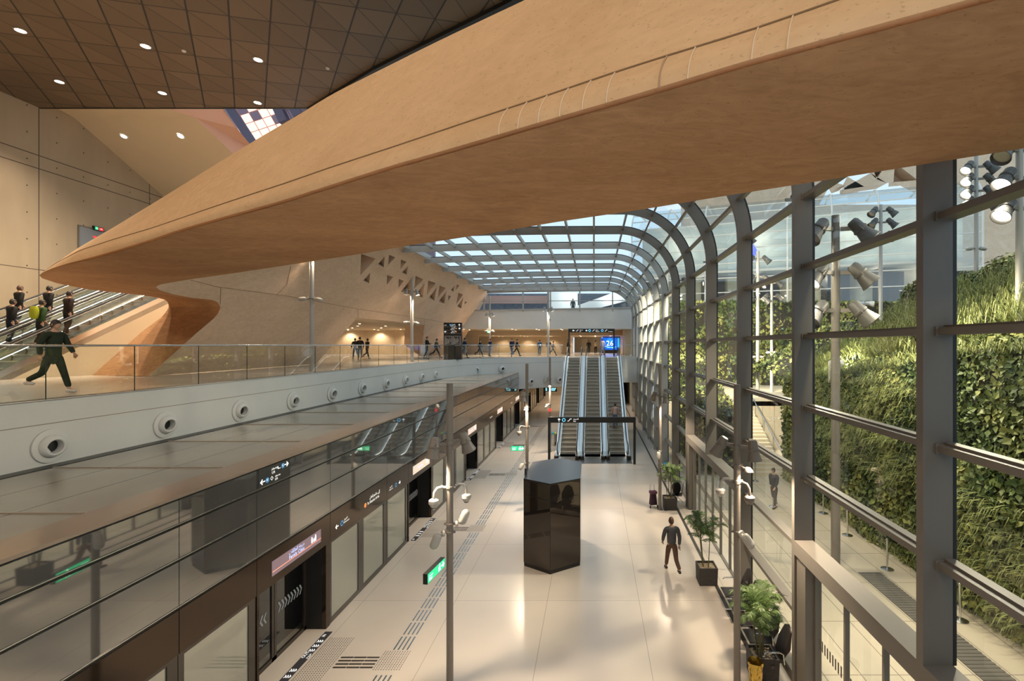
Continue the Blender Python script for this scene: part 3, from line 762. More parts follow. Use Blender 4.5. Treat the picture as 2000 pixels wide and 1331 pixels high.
mb = MB(); mb.box(XD-.9, XD-.8, -2, 66, 0, 3); mb.build('dark_backing', mat('tunnel_black', (.012, .012, .014), .5), scr)
# printed directions on header and fascia
R_, U_ = (0, 1, 0), (0, 0, 1)
sg = MB(); put_text(sg, 'To Khashm Al An', .11, (XD+.001, 14.45, 2.40), R_, U_, lift=.004); put_text(sg, arabic('إلى خشم العان'), .12, (XD+.001, 14.6, 2.54), R_, U_, lift=.004)
for yy in (12.75, 16.3):
    arrow(sg, (XD, yy if yy < 13 else yy+.55, 2.40), R_, U_, .16, PI if yy < 13 else 0)
    put_text(sg, 'Street Level', .06, (XD+.001, yy+.34 if yy < 13 else yy-.3, 2.36), R_, U_, lift=.004); put_text(sg, arabic('الخروج'), .07, (XD+.001, yy+.36 if yy < 13 else yy-.25, 2.44), R_, U_, lift=.004)
for yc in (31.5, 39.4): put_text(sg, 'To Khashm Al An', .11, (XD+.001, yc, 2.40), R_, U_, lift=.004)
sg.build('printed_directions', M_WTXT, scr)
sg = MB()
for yy in (13.0, 16.55): ring(sg, (XD, yy, 2.40), R_, U_, .07, .02)
sg.build('line_symbol', M_BLUE, scr)
sg = MB(); ring(sg, (XD, 14.33, 2.44), R_, U_, .07, .06); sg.build('line_symbol_orange', M_ORNG, scr)
sgn = thing('direction_sign', 'dark direction sign with white arrows and blue metro symbols on canopy fascia', 'sign', (XD+.02, 9.75, 4.3))
mb = MB(); mb.box(XD, XD+.02, 9.75, 10.75, 4.30, 4.67); mb.build('sign_plate', mat('charcoal_plate', (.035, .036, .037), .35), sgn)
sg = MB(); arrow(sg, (XD+.02, 10.62, 4.58), R_, U_, .15, 0); arrow(sg, (XD+.02, 9.86, 4.40), R_, U_, .15, PI)
put_text(sg, arabic('مصعد'), .09, (XD+.021, 10.12, 4.57), R_, U_, lift=.003); put_text(sg, 'Lift', .08, (XD+.021, 10.14, 4.49), R_, U_, lift=.003)
put_text(sg, arabic('مصعد'), .07, (XD+.021, 10.24, 4.40), R_, U_, lift=.003); put_text(sg, 'Lift', .07, (XD+.021, 10.24, 4.33), R_, U_, lift=.003)
flat(sg, [(0, 0), (.09, 0), (.09, .012), (.03, .012), (.0, .07)], (XD+.021, 10.33, 4.545), R_, U_, .003)
for (a_, b_) in ((10.10, 4.36),): ring(sg, (XD+.02, a_+.04, b_+.04), R_, U_, .045, .012, n=4)
sg.build('arrows_and_words', M_WTXT, sgn)
sg = MB()
for (a_, b_) in ((10.50, 4.575), (10.0, 4.40)):
    ring(sg, (XD+.021, a_, b_), R_, U_, .052, .014)
sg.build('metro_symbol', M_BLUE, sgn)
sg = MB()
for (a_, b_) in ((10.50, 4.575), (10.0, 4.40)): sg.box(XD+.021, XD+.025, a_-.02, a_+.02, b_-.02, b_+.026)
sg.build('train_symbol', mat('pale_blue', (.5, .65, .8), .5, emis=.4), sgn)

# ---------------- round air nozzles in the white parapet
def nozzle(loc, rotz, lab, first=[None]):
    if first[0] is None:
        r = thing('air_nozzle', lab, 'air nozzle', loc, rotz, 'round air nozzles in the white parapet')
        MB().lathe([(.0, .005), (.35, .005), (.35, .035), (.30, .05), (.235, .045)], ax=(1, 0, 0), n=32).build('flange', M_WHITE, r, local=True, smooth=35)
        MB().lathe([(.235, .02), (.245, .07), (.205, .15), (.165, .17), (.145, .16), (.135, .0)], ax=(1, -.12, -.08), n=32).build('nozzle', M_WHITE, r, local=True, smooth=45)
        MB().lathe([(.0, .012), (.142, .012)], ax=(1, -.12, -.08), n=24).build('dark_bore', M_BLACKM, r, local=True)
        first[0] = r; return r
    return dup(first[0], loc, rotz, lab)
for i in range(10):
    nozzle((XW, 10.12+2.72*i, 5.08), 0, ('round white air nozzle in parapet, largest and nearest of the straight row' if i == 0 else
           'round white air nozzle in parapet above canopy, number %s along from the nearest' % ['', 'second', 'third', 'fourth', 'fifth', 'sixth', 'seventh', 'eighth', 'ninth', 'tenth'][i]))
for i, (x, y, z, l) in enumerate(((-9.9, 40.75, 5.08, 'left of two above the canopy end'), (-8.1, 42.7, 5.08, 'right of two above the canopy end'),
        (-5.75, 44.3, 3.85, 'leftmost of the low three beside the escalators'), (-4.4, 45.35, 3.87, 'middle of the low three'), (-3.3, 46.2, 3.87, 'low one closest to the escalators'))):
    nozzle((x, y, z), -math.radians(42 if i else 60), 'round white air nozzle in curved wall, '+l)

# ---------------- glass railing along the upper concourse
rl = thing('glass_railing', 'long frameless glass railing with steel handrail along the upper concourse edge', 'railing', (XW-.1, 20, MZ))
ep = [Vector((x-.1, y+.05, 0)) for x, y in EDGE]
tot = sum((b-a).length for a, b in zip(ep, ep[1:]))
def along(s):
    for a, b in zip(ep, ep[1:]):
        L = (b-a).length
        if s <= L: return a+(b-a)*(s/L)
        s -= L
    return ep[-1]
s0 = 12.13+.0 - 1.96*6+.0
ss = [0]+[s0+1.96*i for i in range(60) if .3 < s0+1.96*i < tot-.3]+[tot]
for a_, b_ in zip(ss, ss[1:]):
    a, b = along(a_+.008), along(b_-.008); mb = MB()
    mb.add([a+Vector((0, 0, MZ)), b+Vector((0, 0, MZ)), b+Vector((0, 0, 7.17)), a+Vector((0, 0, 7.17))], [(0, 1, 2, 3)]); mb.build('glass_panel', M_RAILG, rl, recalc=False)
for s in ss[1:-1]:
    a = along(s); mb = MB(); mb.box(a.x-.008, a.x+.008, a.y-.006, a.y+.006, MZ, 7.17); mb.build('panel_joint', mat('glass_edge_green', (.03, .05, .045), .2), rl)
mb = MB(); mb.tube([p+Vector((0, 0, 7.185)) for p in [along(tot*i/80) for i in range(81)]], .025, 10); mb.build('handrail', M_INOX, rl, smooth=40)
mb = MB(); mb.grid([[p+Vector((0, 0, MZ-.02)) for p in ep], [p+Vector((0, 0, MZ+.035)) for p in ep]]); mb.build('base_channel', M_BLACKM, rl)
r2 = thing('glass_railing', 'short glass railing beside the escalator head next to the steel ribs', 'railing', (3.2, 47.1, MZ))
mb = MB(); mb.poly([(2.45, 47.1, MZ), (4.1, 47.1, MZ), (4.1, 47.1, 7.17), (2.45, 47.1, 7.17)]); mb.build('glass_panel', M_RAILG, r2)
mb = MB(); mb.tube([(2.45, 47.1, 7.18), (4.1, 47.1, 7.18)], .022, 8); mb.build('handrail', M_INOX, r2)

# ---------------- floor: tactile paving, guide strips, drain, door thresholds
M_STUD = mat('dark_stud', (.07, .065, .06), .4, .3); M_BARK = mat('dark_brown_strip', (.045, .03, .02), .5)
M_OUT = mat('door_zone_film', (.05, .045, .05), .5)
doors = [a for k_, a, b in seq if k_ == 'door' and 4 < a < 44]
proto = {}
def studs(nx, ny, dx, name):
    if name in proto: return proto[name]
    mb = MB()
    for i in range(nx):
        for j in range(ny):
            x_, y_ = (i+.5)*dx, (j+.5)*dx; r = dx*.27
            mb.add([(x_+r*math.cos(q), y_+r*math.sin(q), .0015) for q in (.4, 1.97, 3.54, 5.11)]+[(x_+r*.6*math.cos(q), y_+r*.6*math.sin(q), .007) for q in (.4, 1.97, 3.54, 5.11)],
                   [(4, 5, 6, 7), (0, 1, 5, 4), (1, 2, 6, 5), (2, 3, 7, 6), (3, 0, 4, 7)])
    o = mb.build(name, M_STUD); proto[name] = o; return o
first = True
OR = ['nearest', 'second', 'third', 'fourth', 'fifth']
for i, a in enumerate(doors):
    c = a+1.355
    for nm, (nx, ny, loc, lab) in {'a': (11, 30, (-6.5, c-.93, 0), 'field of dark tactile studs at the threshold of the %s platform door'),
                                   'b': (11, 12, (-4.92, c-.4, 0), 'small square of dark tactile studs on the guide path by the %s platform door')}.items():
        base = studs(nx, ny, .058, 'tactile_studs_'+nm)
        if nm not in proto: proto[nm] = 1; o = base; o.name = 'tactile_studs'
        else: o = base.copy(); COL.objects.link(o); o.name = 'tactile_studs'
        o.location = loc; tag(o, lab % OR[i], 'tactile paving', 'stud fields of the tactile paving')
    mb = MB()
    for q in range(4):
        for s_ in range(3): mb.box(-5.82+s_*.3, -5.82+s_*.3+.285, c-.32+q*.115, c-.32+q*.115+.045, .0, .006)
    o = mb.build("tactile_bars", M_BARK, None)
    tag(o, 'set of dark brown tactile bars leading to the %s platform door' % OR[i], 'tactile paving', 'bar sets of the tactile paving')
    mb = MB(); mb.box(-6.74, -6.55, c-1.25, c+1.05, .0, .003); dz = mb.build('door_zone_marking', M_OUT)
    tag(dz, 'dark floor strip with white OUT lettering at the %s platform door' % OR[i], 'floor marking', 'door zone strips')
    tx = MB(); R2, U2 = (0, -1, 0), (1, 0, 0)
    for yy, s_ in ((c-.10, 'OUT'),): put_text(tx, s_, .11, (-6.66, yy+.12, .003), (0, 1, 0), (-1, 0, 0), lift=.002)
    put_text(tx, arabic('خروج'), .09, (-6.57, c-.0, .003), (0, 1, 0), (-1, 0, 0), lift=.002)
    put_text(tx, 'IN', .1, (-6.64, c+.83, .003), (0, 1, 0), (-1, 0, 0), lift=.002); put_text(tx, 'IN', .1, (-6.64, c-1.18, .003), (0, 1, 0), (-1, 0, 0), lift=.002)
    for yy in (c-.85, c-.65, c-.45, c+.25, c+.42, c+.6):
        for j in range(3):
            x_ = -6.71+j*.05; tx.add([(x_, yy, .005), (x_+.035, yy+.04, .005), (x_+.035, yy+.07, .005), (x_, yy+.03, .005)], [(0, 1, 2, 3)]); tx.add([(x_+.035, yy+.04, .005), (x_, yy+.08, .005), (x_, yy+.11, .005), (x_+.035, yy+.07, .005)], [(0, 1, 2, 3)])
    tx.build('lettering', M_WTXT, dz, recalc=False)
runs = []
prev = None
for i, a in enumerate(doors+[None]):
    c = (a+1.355) if a else None
    y_s = prev+.32 if prev else 4.6
    y_e = c-.42 if c else 43
    prev = c; mb = MB()
    q = y_s
    while q < y_e-.3:
        for j in range(4): mb.box(-4.74+j*.105, -4.74+j*.105+.035, q, min(q+.52, y_e), 0, .005)
        q += .6
    o = mb.build('guide_strips', M_INOX)
    tag(o, 'four parallel steel tactile guide strips on the floor, %s' % ['run nearest the camera', 'run between the nearest and second doors', 'run between the second and third doors', 'run between the third and fourth doors', 'run between the fourth and fifth doors', 'farthest run toward the end wall'][i], 'tactile paving', 'steel guide strips')
mb = MB(); mb.box(3.60, 3.71, -2, 60, .0, .004); struct('trim_80', mb, mat('drain_slot', (.045, .04, .036), .5))
# ================================================================== ESCALATORS
M_STEP = mat('escalator_step', (.40, .37, .32), .35, .6); M_STEPD = mat('step_riser', (.10, .09, .078), .4, .5)
t = NT(M_STEPD); x_o, y_o, z_o = t.xyz()
for mm, col in ((M_STEPD, (.13, .115, .10)),):
    g = t.n('ShaderNodeTexCoord'); sp = t.n('ShaderNodeSeparateXYZ'); t.link(g.outputs['Object'], sp.inputs[0])
    t.link(t.mixc(t.line(sp.outputs[0], .02, .009), (.34, .31, .26), (.15, .135, .11)), t.b.inputs['Base Color'])
M_LED = M_LAMPC
M_BGL = glass('balustrade_glass', (.90, .95, .93), .08, .8)
def escalator(label, loc, rotz, H, group, side_mat, sides=(1, 1), truss_d=1.0, outer=.28, steps_moving=0.0):
    t30 = math.tan(math.radians(30)); run = H/t30; fl = .85; hw = .5
    e = thing('escalator', label, 'escalator', loc, rotz, group)
    prof = lambda s, o=0: (0 if s < fl else min(H, (s-fl)*t30))+o          # s from the lower comb
    total = fl+run+fl
    # steps
    step = None; n = int(total/.4)
    mesh_step = None
    for i in range(n+1):
        s = i*.4+.05+steps_moving
        if s > total-.2: break
        zt = round(min(H, max(0, (s+.2-fl)*t30))/.2309)*.2309 if False else min(H, max(0, (s+.2-fl)*t30))
        zprev = min(H, max(0, (s-.2-fl)*t30)); rise = zt-zprev
        if step is None or abs(rise-step[1]) > .02:
            mb = MB(); m_ = 7
            mb.box(-hw, hw, 0, .4, -.03, 0); me_o = mb.build('step', M_STEP, e, local=True)
            if rise > .02:
                rows = [[(-hw+.01, .03*math.sin(PI*q/m_), -rise*q/m_-.0), (hw-.01, .03*math.sin(PI*q/m_), -rise*q/m_-.0)] for q in range(m_+1)]
                rb = MB(); rb.grid(rows); ro = rb.build('riser', M_STEPD, me_o, local=True, smooth=60)
            else: ro = None
            me_o.location = (0, s, zt); step = (me_o, rise, ro)
        else:
            c = step[0].copy(); COL.objects.link(c); c.parent = e; c.location = (0, s, zt)
            if step[2]: d = step[2].copy(); COL.objects.link(d); d.parent = c
    S = [-.55, 0, fl*.8, fl*1.15]+[fl*1.15+(run-.3*fl)*q/6 for q in range(1, 7)]+[fl+run+fl*.25, total, total+.5]
    S = sorted(set(S))
    for sd in (-1, 1):
        xs = sd*(hw+.03)
        mb = MB(); rows = []
        for s in S: rows.append([(xs, s, prof(s, -.1)), (xs, s, prof(s, .16)), (xs+sd*.10, s, prof(s, .20)), (xs+sd*outer, s, prof(s, .20)), (xs+sd*outer, s, prof(s, -.25))])
        mb.grid(rows); mb.build('deck', M_INOX, e, local=True, smooth=35)
        g = MB(); gs = [q for q in S if -.3 <= q <= total+.3]
        g.grid([[(xs+sd*.08, s, prof(s, .20)), (xs+sd*.08, s, prof(s, .90))] for s in gs]); g.build('balustrade', M_BGL, e, local=True, recalc=False)
        rail = [(xs+sd*.08, -.35, .25), (xs+sd*.08, -.55, .35), (xs+sd*.08, -.68, .58), (xs+sd*.08, -.58, .82), (xs+sd*.08, -.35, .93)]
        rail += [(xs+sd*.08, s, prof(s, .94)) for s in S if s > -.3 and s < total+.3]
        rail += [(xs+sd*.08, total+.4, H+.93), (xs+sd*.08, total+.62, H+.82), (xs+sd*.08, total+.72, H+.58), (xs+sd*.08, total+.58, H+.35), (xs+sd*.08, total+.4, H+.25)]
        h = MB(); h.tube(rail, .038, 8); h.build('handrail', M_RUB, e, local=True, smooth=40)
        h = MB(); h.tube([(p[0], p[1], p[2]-.052) for p in rail[4:-4]], .018, 6); h.build('rail_guide', M_INOX, e, local=True)
        l_ = MB(); sl = [q for q in S if 0 <= q <= total]
        l_.grid([[(xs-sd*.006, s, prof(s, .11)), (xs-sd*.006, s, prof(s, .135))] for s in sl]); l_.build('skirt_light', M_LED, e, local=True, recalc=False)
        n_ = MB(); n_.obox((xs+sd*.12, -.62, .10), (.24, .22, .2)); n_.build('newel_box', M_DARK, e, local=True)
        n_ = MB()
        q = .8
        while q < total: n_.add([(xs+sd*.078, q-.008, prof(q, .20)), (xs+sd*.078, q+.008, prof(q, .20)), (xs+sd*.078, q+.008, prof(q, .90)), (xs+sd*.078, q-.008, prof(q, .90))], [(0, 1, 2, 3)]); q += 1.6
        n_.build('glass_joint', M_LED if False else M_INOXD, e, local=True, recalc=False)
        if sides[0 if sd < 0 else 1]:
            o_ = MB(); xo = xs+sd*outer
            for s0_, s1_ in zip(S, S[1:]):
                z0a, z1a = prof(s0_, -.02), prof(s1_, -.02)
                b0, b1 = max(-.05, prof(s0_-.3, -truss_d)), max(-.05, prof(s1_-.3, -truss_d))
                o_.add([(xo, s0_, b0), (xo, s1_, b1), (xo, s1_, z1a), (xo, s0_, z0a)], [(0, 1, 2, 3)])
                o_.add([(-xo if False else xo, s0_, b0), (xo, s1_, b1), (xo-sd*1.6, s1_, b1), (xo-sd*1.6, s0_, b0)], [(0, 1, 2, 3)])
            o_.build('side_cladding', side_mat, e, local=True, recalc=False)
    mb = MB(); mb.box(-hw, hw, -.5, 0.05, -.03, .012); mb.box(-hw-.3, hw+.3, -1.75, -.5, -.03, .008); mb.build('landing_plate', M_INOXD, e, local=True)
    mb = MB(); mb.box(-hw, hw, total-.1, total+.9, H-.03, H+.012); mb.build('upper_plate', M_INOXD, e, local=True)
    return e
EY0 = 31.0
for i, (xc, lab) in enumerate(((-1.70, 'left of three steel and glass escalators rising to the upper concourse, empty'), (-.08, 'middle of three steel and glass escalators rising to the upper concourse, empty'),
                               (1.54, 'right of three steel and glass escalators to the upper concourse, next to the facade'))):
    escalator(lab, (xc, EY0, 0), 0, MZ, 'escalators at the end of the platform hall', M_STEELR, (1, 1), 1.1)
ROT = -math.atan(.15)
def left_esc(i): 
    d = Vector((.15, 1, 0)).normalized(); side = Vector((1, -.15, 0)).normalized()
    base = Vector((-22.4+.15*15.3, 15.3, MZ)); c = base-side*(.81+1.62*i)
    return c
for i, lab in enumerate(('near escalator of the three at far left, with cream clad side below the bridge', 'middle escalator of the three at far left behind the bridge tip, carrying people',
                         'far escalator of the three at far left, next to the concrete wall')):
    escalator(lab, left_esc(i), ROT, 5.3, 'escalators at the far left', M_CREAM, (0, 1 if i == 0 else 0), 1.75)
mb = MB(); mb.prism([(XC, 26.3, MZ+5.0), (-17.9, 26.3, MZ+5.0), (-17.0, 34, MZ+5.0), (XC, 34, MZ+5.0)], (0, 0, .28)); struct('floor', mb, MATS['upper_floor'])
# ================================================================== LAMP POLES AND THEIR FITTINGS
def flood(parent, at, ang, tilt, s=1.0, lit=True, mt=M_POLE, glow=None):
    """bell shaped floodlight hanging from a pole: ang = azimuth, tilt from straight down"""
    a = Vector((math.cos(ang), math.sin(ang), 0)); at = Vector(at)
    d = (Vector((0, 0, -1))*math.cos(tilt)+a*math.sin(tilt)).normalized(); c = at+a*.26*s
    mb = MB(); mb.lathe([(.0, -.16), (.07, -.16), (.095, -.12), (.10, .0), (.115, .02), (.115, .05), (.10, .06), (.135, .20), (.155, .26), (.15, .27), (.14, .26), (.12, .20)], c, d, 24)
    mb.v = [tuple(c+(Vector(v)-c)*s) for v in mb.v]
    f = mb.build('floodlight', mt, parent, smooth=35)
    l = MB(); l.lathe([(0, .215), (.13, .215)], c, d, 20); l.v = [tuple(c+(Vector(v)-c)*s) for v in l.v]; l.build('lens', glow or (M_LAMP if lit else M_INOXD), f)
    b = MB(); b.bar(at, c, .05*s, .06*s); sd = d.cross(a); sd = sd.normalized() if sd.length > .01 else Vector((-a.y, a.x, 0))
    for k_ in (-1, 1): b.bar(c+sd*.12*k_*s-d*.0, c+sd*.12*k_*s+d*.08*s, .02, .03)
    b.bar(c+sd*.13*s-d*.02, c-sd*.13*s-d*.02, .02, .03); b.build('bracket', M_POLE, f)
    return c+d*.24*s, d
def domecam(parent, at, ang, s=1.0, mt=M_POLE):
    a = Vector((math.cos(ang), math.sin(ang), 0)); at = Vector(at)
    pts = [at+a*.05, at+a*.10+Vector((0, 0, .03)), at+a*.2+Vector((0, 0, .02)), at+a*.26+Vector((0, 0, -.06)), at+a*.27+Vector((0, 0, -.2))]
    mb = MB(); mb.tube(pts, .028*s, 8); c = at+a*.27+Vector((0, 0, -.28))
    mb.lathe([(0, .09), (.06, .09), (.10, .06), (.105, .0), (.09, -.02), (.075, -.05), (.05, -.085), (0, -.095)], c, n=20); cam_ = mb.build('dome_camera', mt, parent, smooth=40)
    g = MB(); g.lathe([(.06, -.05), (.045, -.1), (.02, -.115), (0, -.118)], c, n=16); g.build('lens_bubble', M_BLACK, cam_, smooth=40)
def capsule(parent, at, ang, down=.6, s=1.0, mt=M_POLEL):
    a = Vector((math.cos(ang), math.sin(ang), 0)); at = Vector(at); d = (a*math.cos(down)-Vector((0, 0, 1))*math.sin(down)).normalized(); c = at+a*.17
    mb = MB(); mb.lathe([(0, -.02), (.065, -.02), (.07, .0), (.065, .03), (0, .03)], at+a*.07, a, 16); mb.tube([at+a*.08, c+d*.05], .018, 8)
    mb.lathe([(0, -.02), (.05, -.015), (.082, .02), (.09, .06), (.09, .22), (.075, .27), (.04, .30), (0, .305)], c, d, 20); mb.build('loudspeaker', mt, parent, smooth=45)
def clamp(parent, x, y, z, r):
    mb = MB(); mb.lathe([(r+.002, -.02), (r+.018, -.02), (r+.018, .02), (r+.002, .02)], (x, y, z), n=20); mb.obox((x+r+.03, y, z), (.04, .03, .04)); mb.obox((x-r-.03, y, z), (.04, .03, .04)); mb.build('clamp', M_POLE, parent)
def lamp_pole(label, x, y, z0, z1, items, r=.068, group='lamp poles on the platform', mt=M_POLE, power=260, cat='lamp pole', s=1.0):
    p = thing('lamp_pole', label, cat, (x, y, z0), 0, group)
    mb = MB(); mb.cyl((x, y, z0), (x, y, z1), r*1.06, r, 20); mb.build('pole', mt, p, smooth=40)
    mb = MB(); mb.cyl((x, y, z0), (x, y, z0+.03), r*1.7, r*1.6, 20); mb.build('base_collar', mt, p, smooth=40)
    seen = set()
    for it in items:
        kind, z, ang = it[0], it[1], it[2]
        if round(z, 1) not in seen and r < .09: clamp(p, x, y, z, r); seen.add(round(z, 1))
        off = Vector((math.cos(ang)*r, math.sin(ang)*r, 0)); at = Vector((x, y, z))+off
        if kind == 'flood':
            q, d = flood(p, at, ang, it[3], s, it[4] if len(it) > 4 else True, mt)
            if (it[4] if len(it) > 4 else True) and power: spot('lamp_light', q+d*.05, q+(d*3 if z0 < 1 else Vector((.8, 0, -3))), power, 125, WARM, .09, .5, p)
        elif kind == 'cam': domecam(p, at, ang, 1, mt if len(it) < 4 else it[3])
        elif kind == 'cap': capsule(p, at, ang, it[3], s)
        elif kind == 'mini':
            a = Vector((math.cos(ang), math.sin(ang), 0)); c = at+a*.16+Vector((0, 0, -.06))
            b = MB(); b.tube([at, c], .02, 8); b.lathe([(0, .05), (.05, .05), (.10, .0), (.11, -.03), (.10, -.035), (.04, .0)], c, n=18); f_ = b.build('small_downlight', mt, p, smooth=40)
            l = MB(); l.lathe([(0, -.028), (.095, -.028)], c, n=16); l.build('lens', M_LAMP, f_)
            if power: spot('lamp_light', c+Vector((0, 0, -.05)), c+Vector((.6 if z0 > 1 else 0, 0, -3)), power*.4, 130, WARM, .08, .5, p)
    return p
R45 = math.radians
lamp_pole('brown steel lamp pole nearest the platform doors, with round exit box and two floodlights', -3.04, 10.2, 0, 6.39,
          [('flood', 5.12, R45(215), .15), ('flood', 5.16, R45(35), .35, False), ('cam', 4.20, R45(215), M_POLEL), ('cam', 4.22, R45(20), M_POLEL), ('cap', 3.25, R45(215), 1.15), ('cap', 3.42, R45(10), -1.2)], power=430)
lamp_pole('brown steel lamp pole nearest the glass facade, with floodlights, cameras and speaker', 2.99, 10.1, 0, 6.37,
          [('flood', 5.08, R45(330), .12), ('flood', 5.1, R45(150), .5, False), ('mini', 4.68, R45(320), 0), ('cam', 4.33, R45(300)), ('cam', 4.36, R45(160), M_POLEL), ('cap', 3.30, R45(290), .5)], power=430)
lamp_pole('lamp pole behind the black hexagonal kiosk, with a shining floodlight', -2.95, 21.3, 0, 6.37,
          [('flood', 5.0, R45(250), .1), ('mini', 4.45, R45(270), 0), ('cam', 3.6, R45(190)), ('cap', 2.0, R45(230), .9)], power=430)
lamp_pole('lamp pole beside the second potted palm and the shopping trolley', 2.88, 21.1, 0, 6.37,
          [('flood', 4.95, R45(310), .1), ('flood', 5.0, R45(130), .5, False), ('cap', 2.55, R45(250), 1.2)], power=430)
lamp_pole('slim lamp pole left of the escalators with a red band', -2.96, 32.5, 0, 6.37,
          [('flood', 4.9, R45(250), .1), ('mini', 4.5, R45(280), 0), ('cap', 3.2, R45(230), .9)], power=430)
mb = MB(); mb.cyl((-2.96, 32.5, 2.72), (-2.96, 32.5, 2.92), .085, n=16); tag(mb.build('red_band', M_REDS), 'small red band around the slim lamp pole left of escalators', 'marker')
GM = 'tall lamp poles on the upper concourse'
TOPZ = EYE+5.25
lamp_pole('tall grey lamp pole on upper concourse, nearest one, rising under the bridge', -12.55, 21.5, MZ, TOPZ-.6,
          [('mini', 11.0, R45(180), 0), ('mini', 11.2, R45(0), 0), ('cap', 9.25, R45(190), .1), ('cap', 9.25, R45(350), .3)], r=.085, group=GM, mt=M_POLEL, power=380)
lamp_pole('tall grey lamp pole on upper concourse in front of the brown entrance jamb', -12.5, 33.2, MZ, TOPZ,
          [('flood', 10.9, R45(190), .15), ('flood', 10.85, R45(350), .3), ('cap', 8.75, R45(190), .1), ('cap', 8.75, R45(350), .5)], r=.10, group=GM, mt=M_POLEL, power=700)
lamp_pole('tall grey lamp pole on upper concourse in front of the white band, left one', -11.2, 52, MZ, TOPZ,
          [('flood', 10.5, R45(190), .15), ('flood', 10.55, R45(350), .3), ('cap', 8.7, R45(190), .1), ('cap', 8.7, R45(350), .3)], r=.09, group=GM, mt=M_POLEL, power=700)
lamp_pole('tall grey lamp pole on upper concourse near the escalator heads', -4.4, 46.6, MZ, TOPZ,
          [('flood', 10.7, R45(190), .15), ('flood', 10.7, R45(350), .3)], r=.10, group=GM, mt=M_POLEL, power=700)
# exit boxes hung on the poles
def exit_box(label, c, yaw, L=.62, h=.17, d=.09, man=True, both=True):
    e = thing('exit_sign', label, 'exit sign', c); c = Vector(c); rt = Vector((math.cos(yaw), math.sin(yaw), 0)); up = Vector((0, 0, 1)); M = Matrix((rt, up.cross(rt), up)).transposed()
    mb = MB(); mb.obox(c, (L, d, h), M); mb.build('housing', M_BLACKM, e)
    for sd in (1, -1) if both else (1,):
        r_ = rt*sd; n_ = r_.cross(up); o_ = c-r_*(L/2-.01)-up*(h/2-.01)+n_*(d/2+.002)
        f = MB(); flat(f, [(0, 0), (L-.02, 0), (L-.02, h-.02), (0, h-.02)], o_, r_, up, .001); fc = f.build('lit_face', M_GREEN, e)
        s_ = MB(); arrow(s_, o_+r_*(L*.84)+up*(h*.45), r_, up, h*.7, 0, .004)
        q = o_+r_*(L*.6)
        flat(s_, [(0, .02), (.02, .02), (.045, h*.35), (.06, h*.3), (.075, h*.1), (.095, h*.1), (.075, h*.42), (.06, h*.68), (.02, h*.62), (.0, h*.5)], q, r_, up, .004)
        flat(s_, [(.05+.018*math.cos(k_*PI/4), h*.76+.018*math.sin(k_*PI/4)) for k_ in range(8)], q, r_, up, .004)
        put_text(s_, 'EXIT', h*.34, o_+r_*.05+up*h*.12, r_, up, lift=.004); put_text(s_, arabic('مخرج'), h*.36, o_+r_*.05+up*h*.5, r_, up, lift=.004)
        s_.build('pictogram', mat('sign_white', (.9, .95, .9), .5, emis=1.6, ecol=(.9, 1, .92)), fc)
    return e
exit_box('green lit exit box with running figure on the nearest left lamp pole', (-3.17, 9.6, 2.72), R45(82), .75, .2)
exit_box('green lit exit sign on the lamp pole behind the kiosk', (-3.38, 21.4, 2.62), 0, .56, .22, .07)
exit_box('small green exit sign high in the entrance of the leaning wall', P(709, 626, 36), 0, .45, .14, .06, both=False)
exit_box('tiny green exit sign on the left pole before the white band', P(954, 648.5, 51.8), 0, .3, .25, .06, both=False)
# ================================================================== BLACK HEXAGONAL KIOSK
ks = thing('information_kiosk', 'tall black hexagonal glass kiosk standing in the middle of the platform floor', 'kiosk', (-1.37, 16.8, 0))
hx = [(-2.29, 15.73), (-1.37, 15.12), (-.44, 15.75), (-.45, 17.93), (-1.38, 18.55), (-2.28, 17.95)]
cx_, cy_ = -1.37, 16.83
M_KG = mat('smoked_mirror_glass', (.075, .062, .053), .03, .75, spec=.8)
mb = MB(); mb.prism([(x, y, 2.80) for x, y in hx], (0, 0, .05)); mb.build('top', mat('satin_black_top', (.022, .020, .019), .30), ks)
for i in range(6):
    a, b = Vector((*hx[i], 0)), Vector((*hx[(i+1) % 6], 0)); d = (b-a); g_ = d.normalized()*.006; inn = (Vector((cx_, cy_, 0))-(a+b)/2).normalized()*.02
    for z0, z1 in ((.13, 2.32), (2.33, 2.80)):
        mb = MB(); mb.add([a+g_+Vector((0, 0, z0)), b-g_+Vector((0, 0, z0)), b-g_+Vector((0, 0, z1)), a+g_+Vector((0, 0, z1))], [(0, 1, 2, 3)]); mb.build('glass_panel', M_KG, ks)
mb = MB(); mb.prism([(cx_+(x-cx_)*.985, cy_+(y-cy_)*.985, .0) for x, y in hx], (0, 0, .13)); mb.build('plinth', M_BLACKM, ks)
mb = MB(); mb.prism([(cx_+(x-cx_)*.985, cy_+(y-cy_)*.985, .13) for x, y in hx], (0, 0, 2.68)); mb.build('core', mat('edge_grey', (.12, .11, .10), .4), ks)
mb = MB(); mb.box(-2.34, -2.28, 16.3, 16.55, 2.74, 3.02); mb.build('side_screen', M_BLACKM, ks)
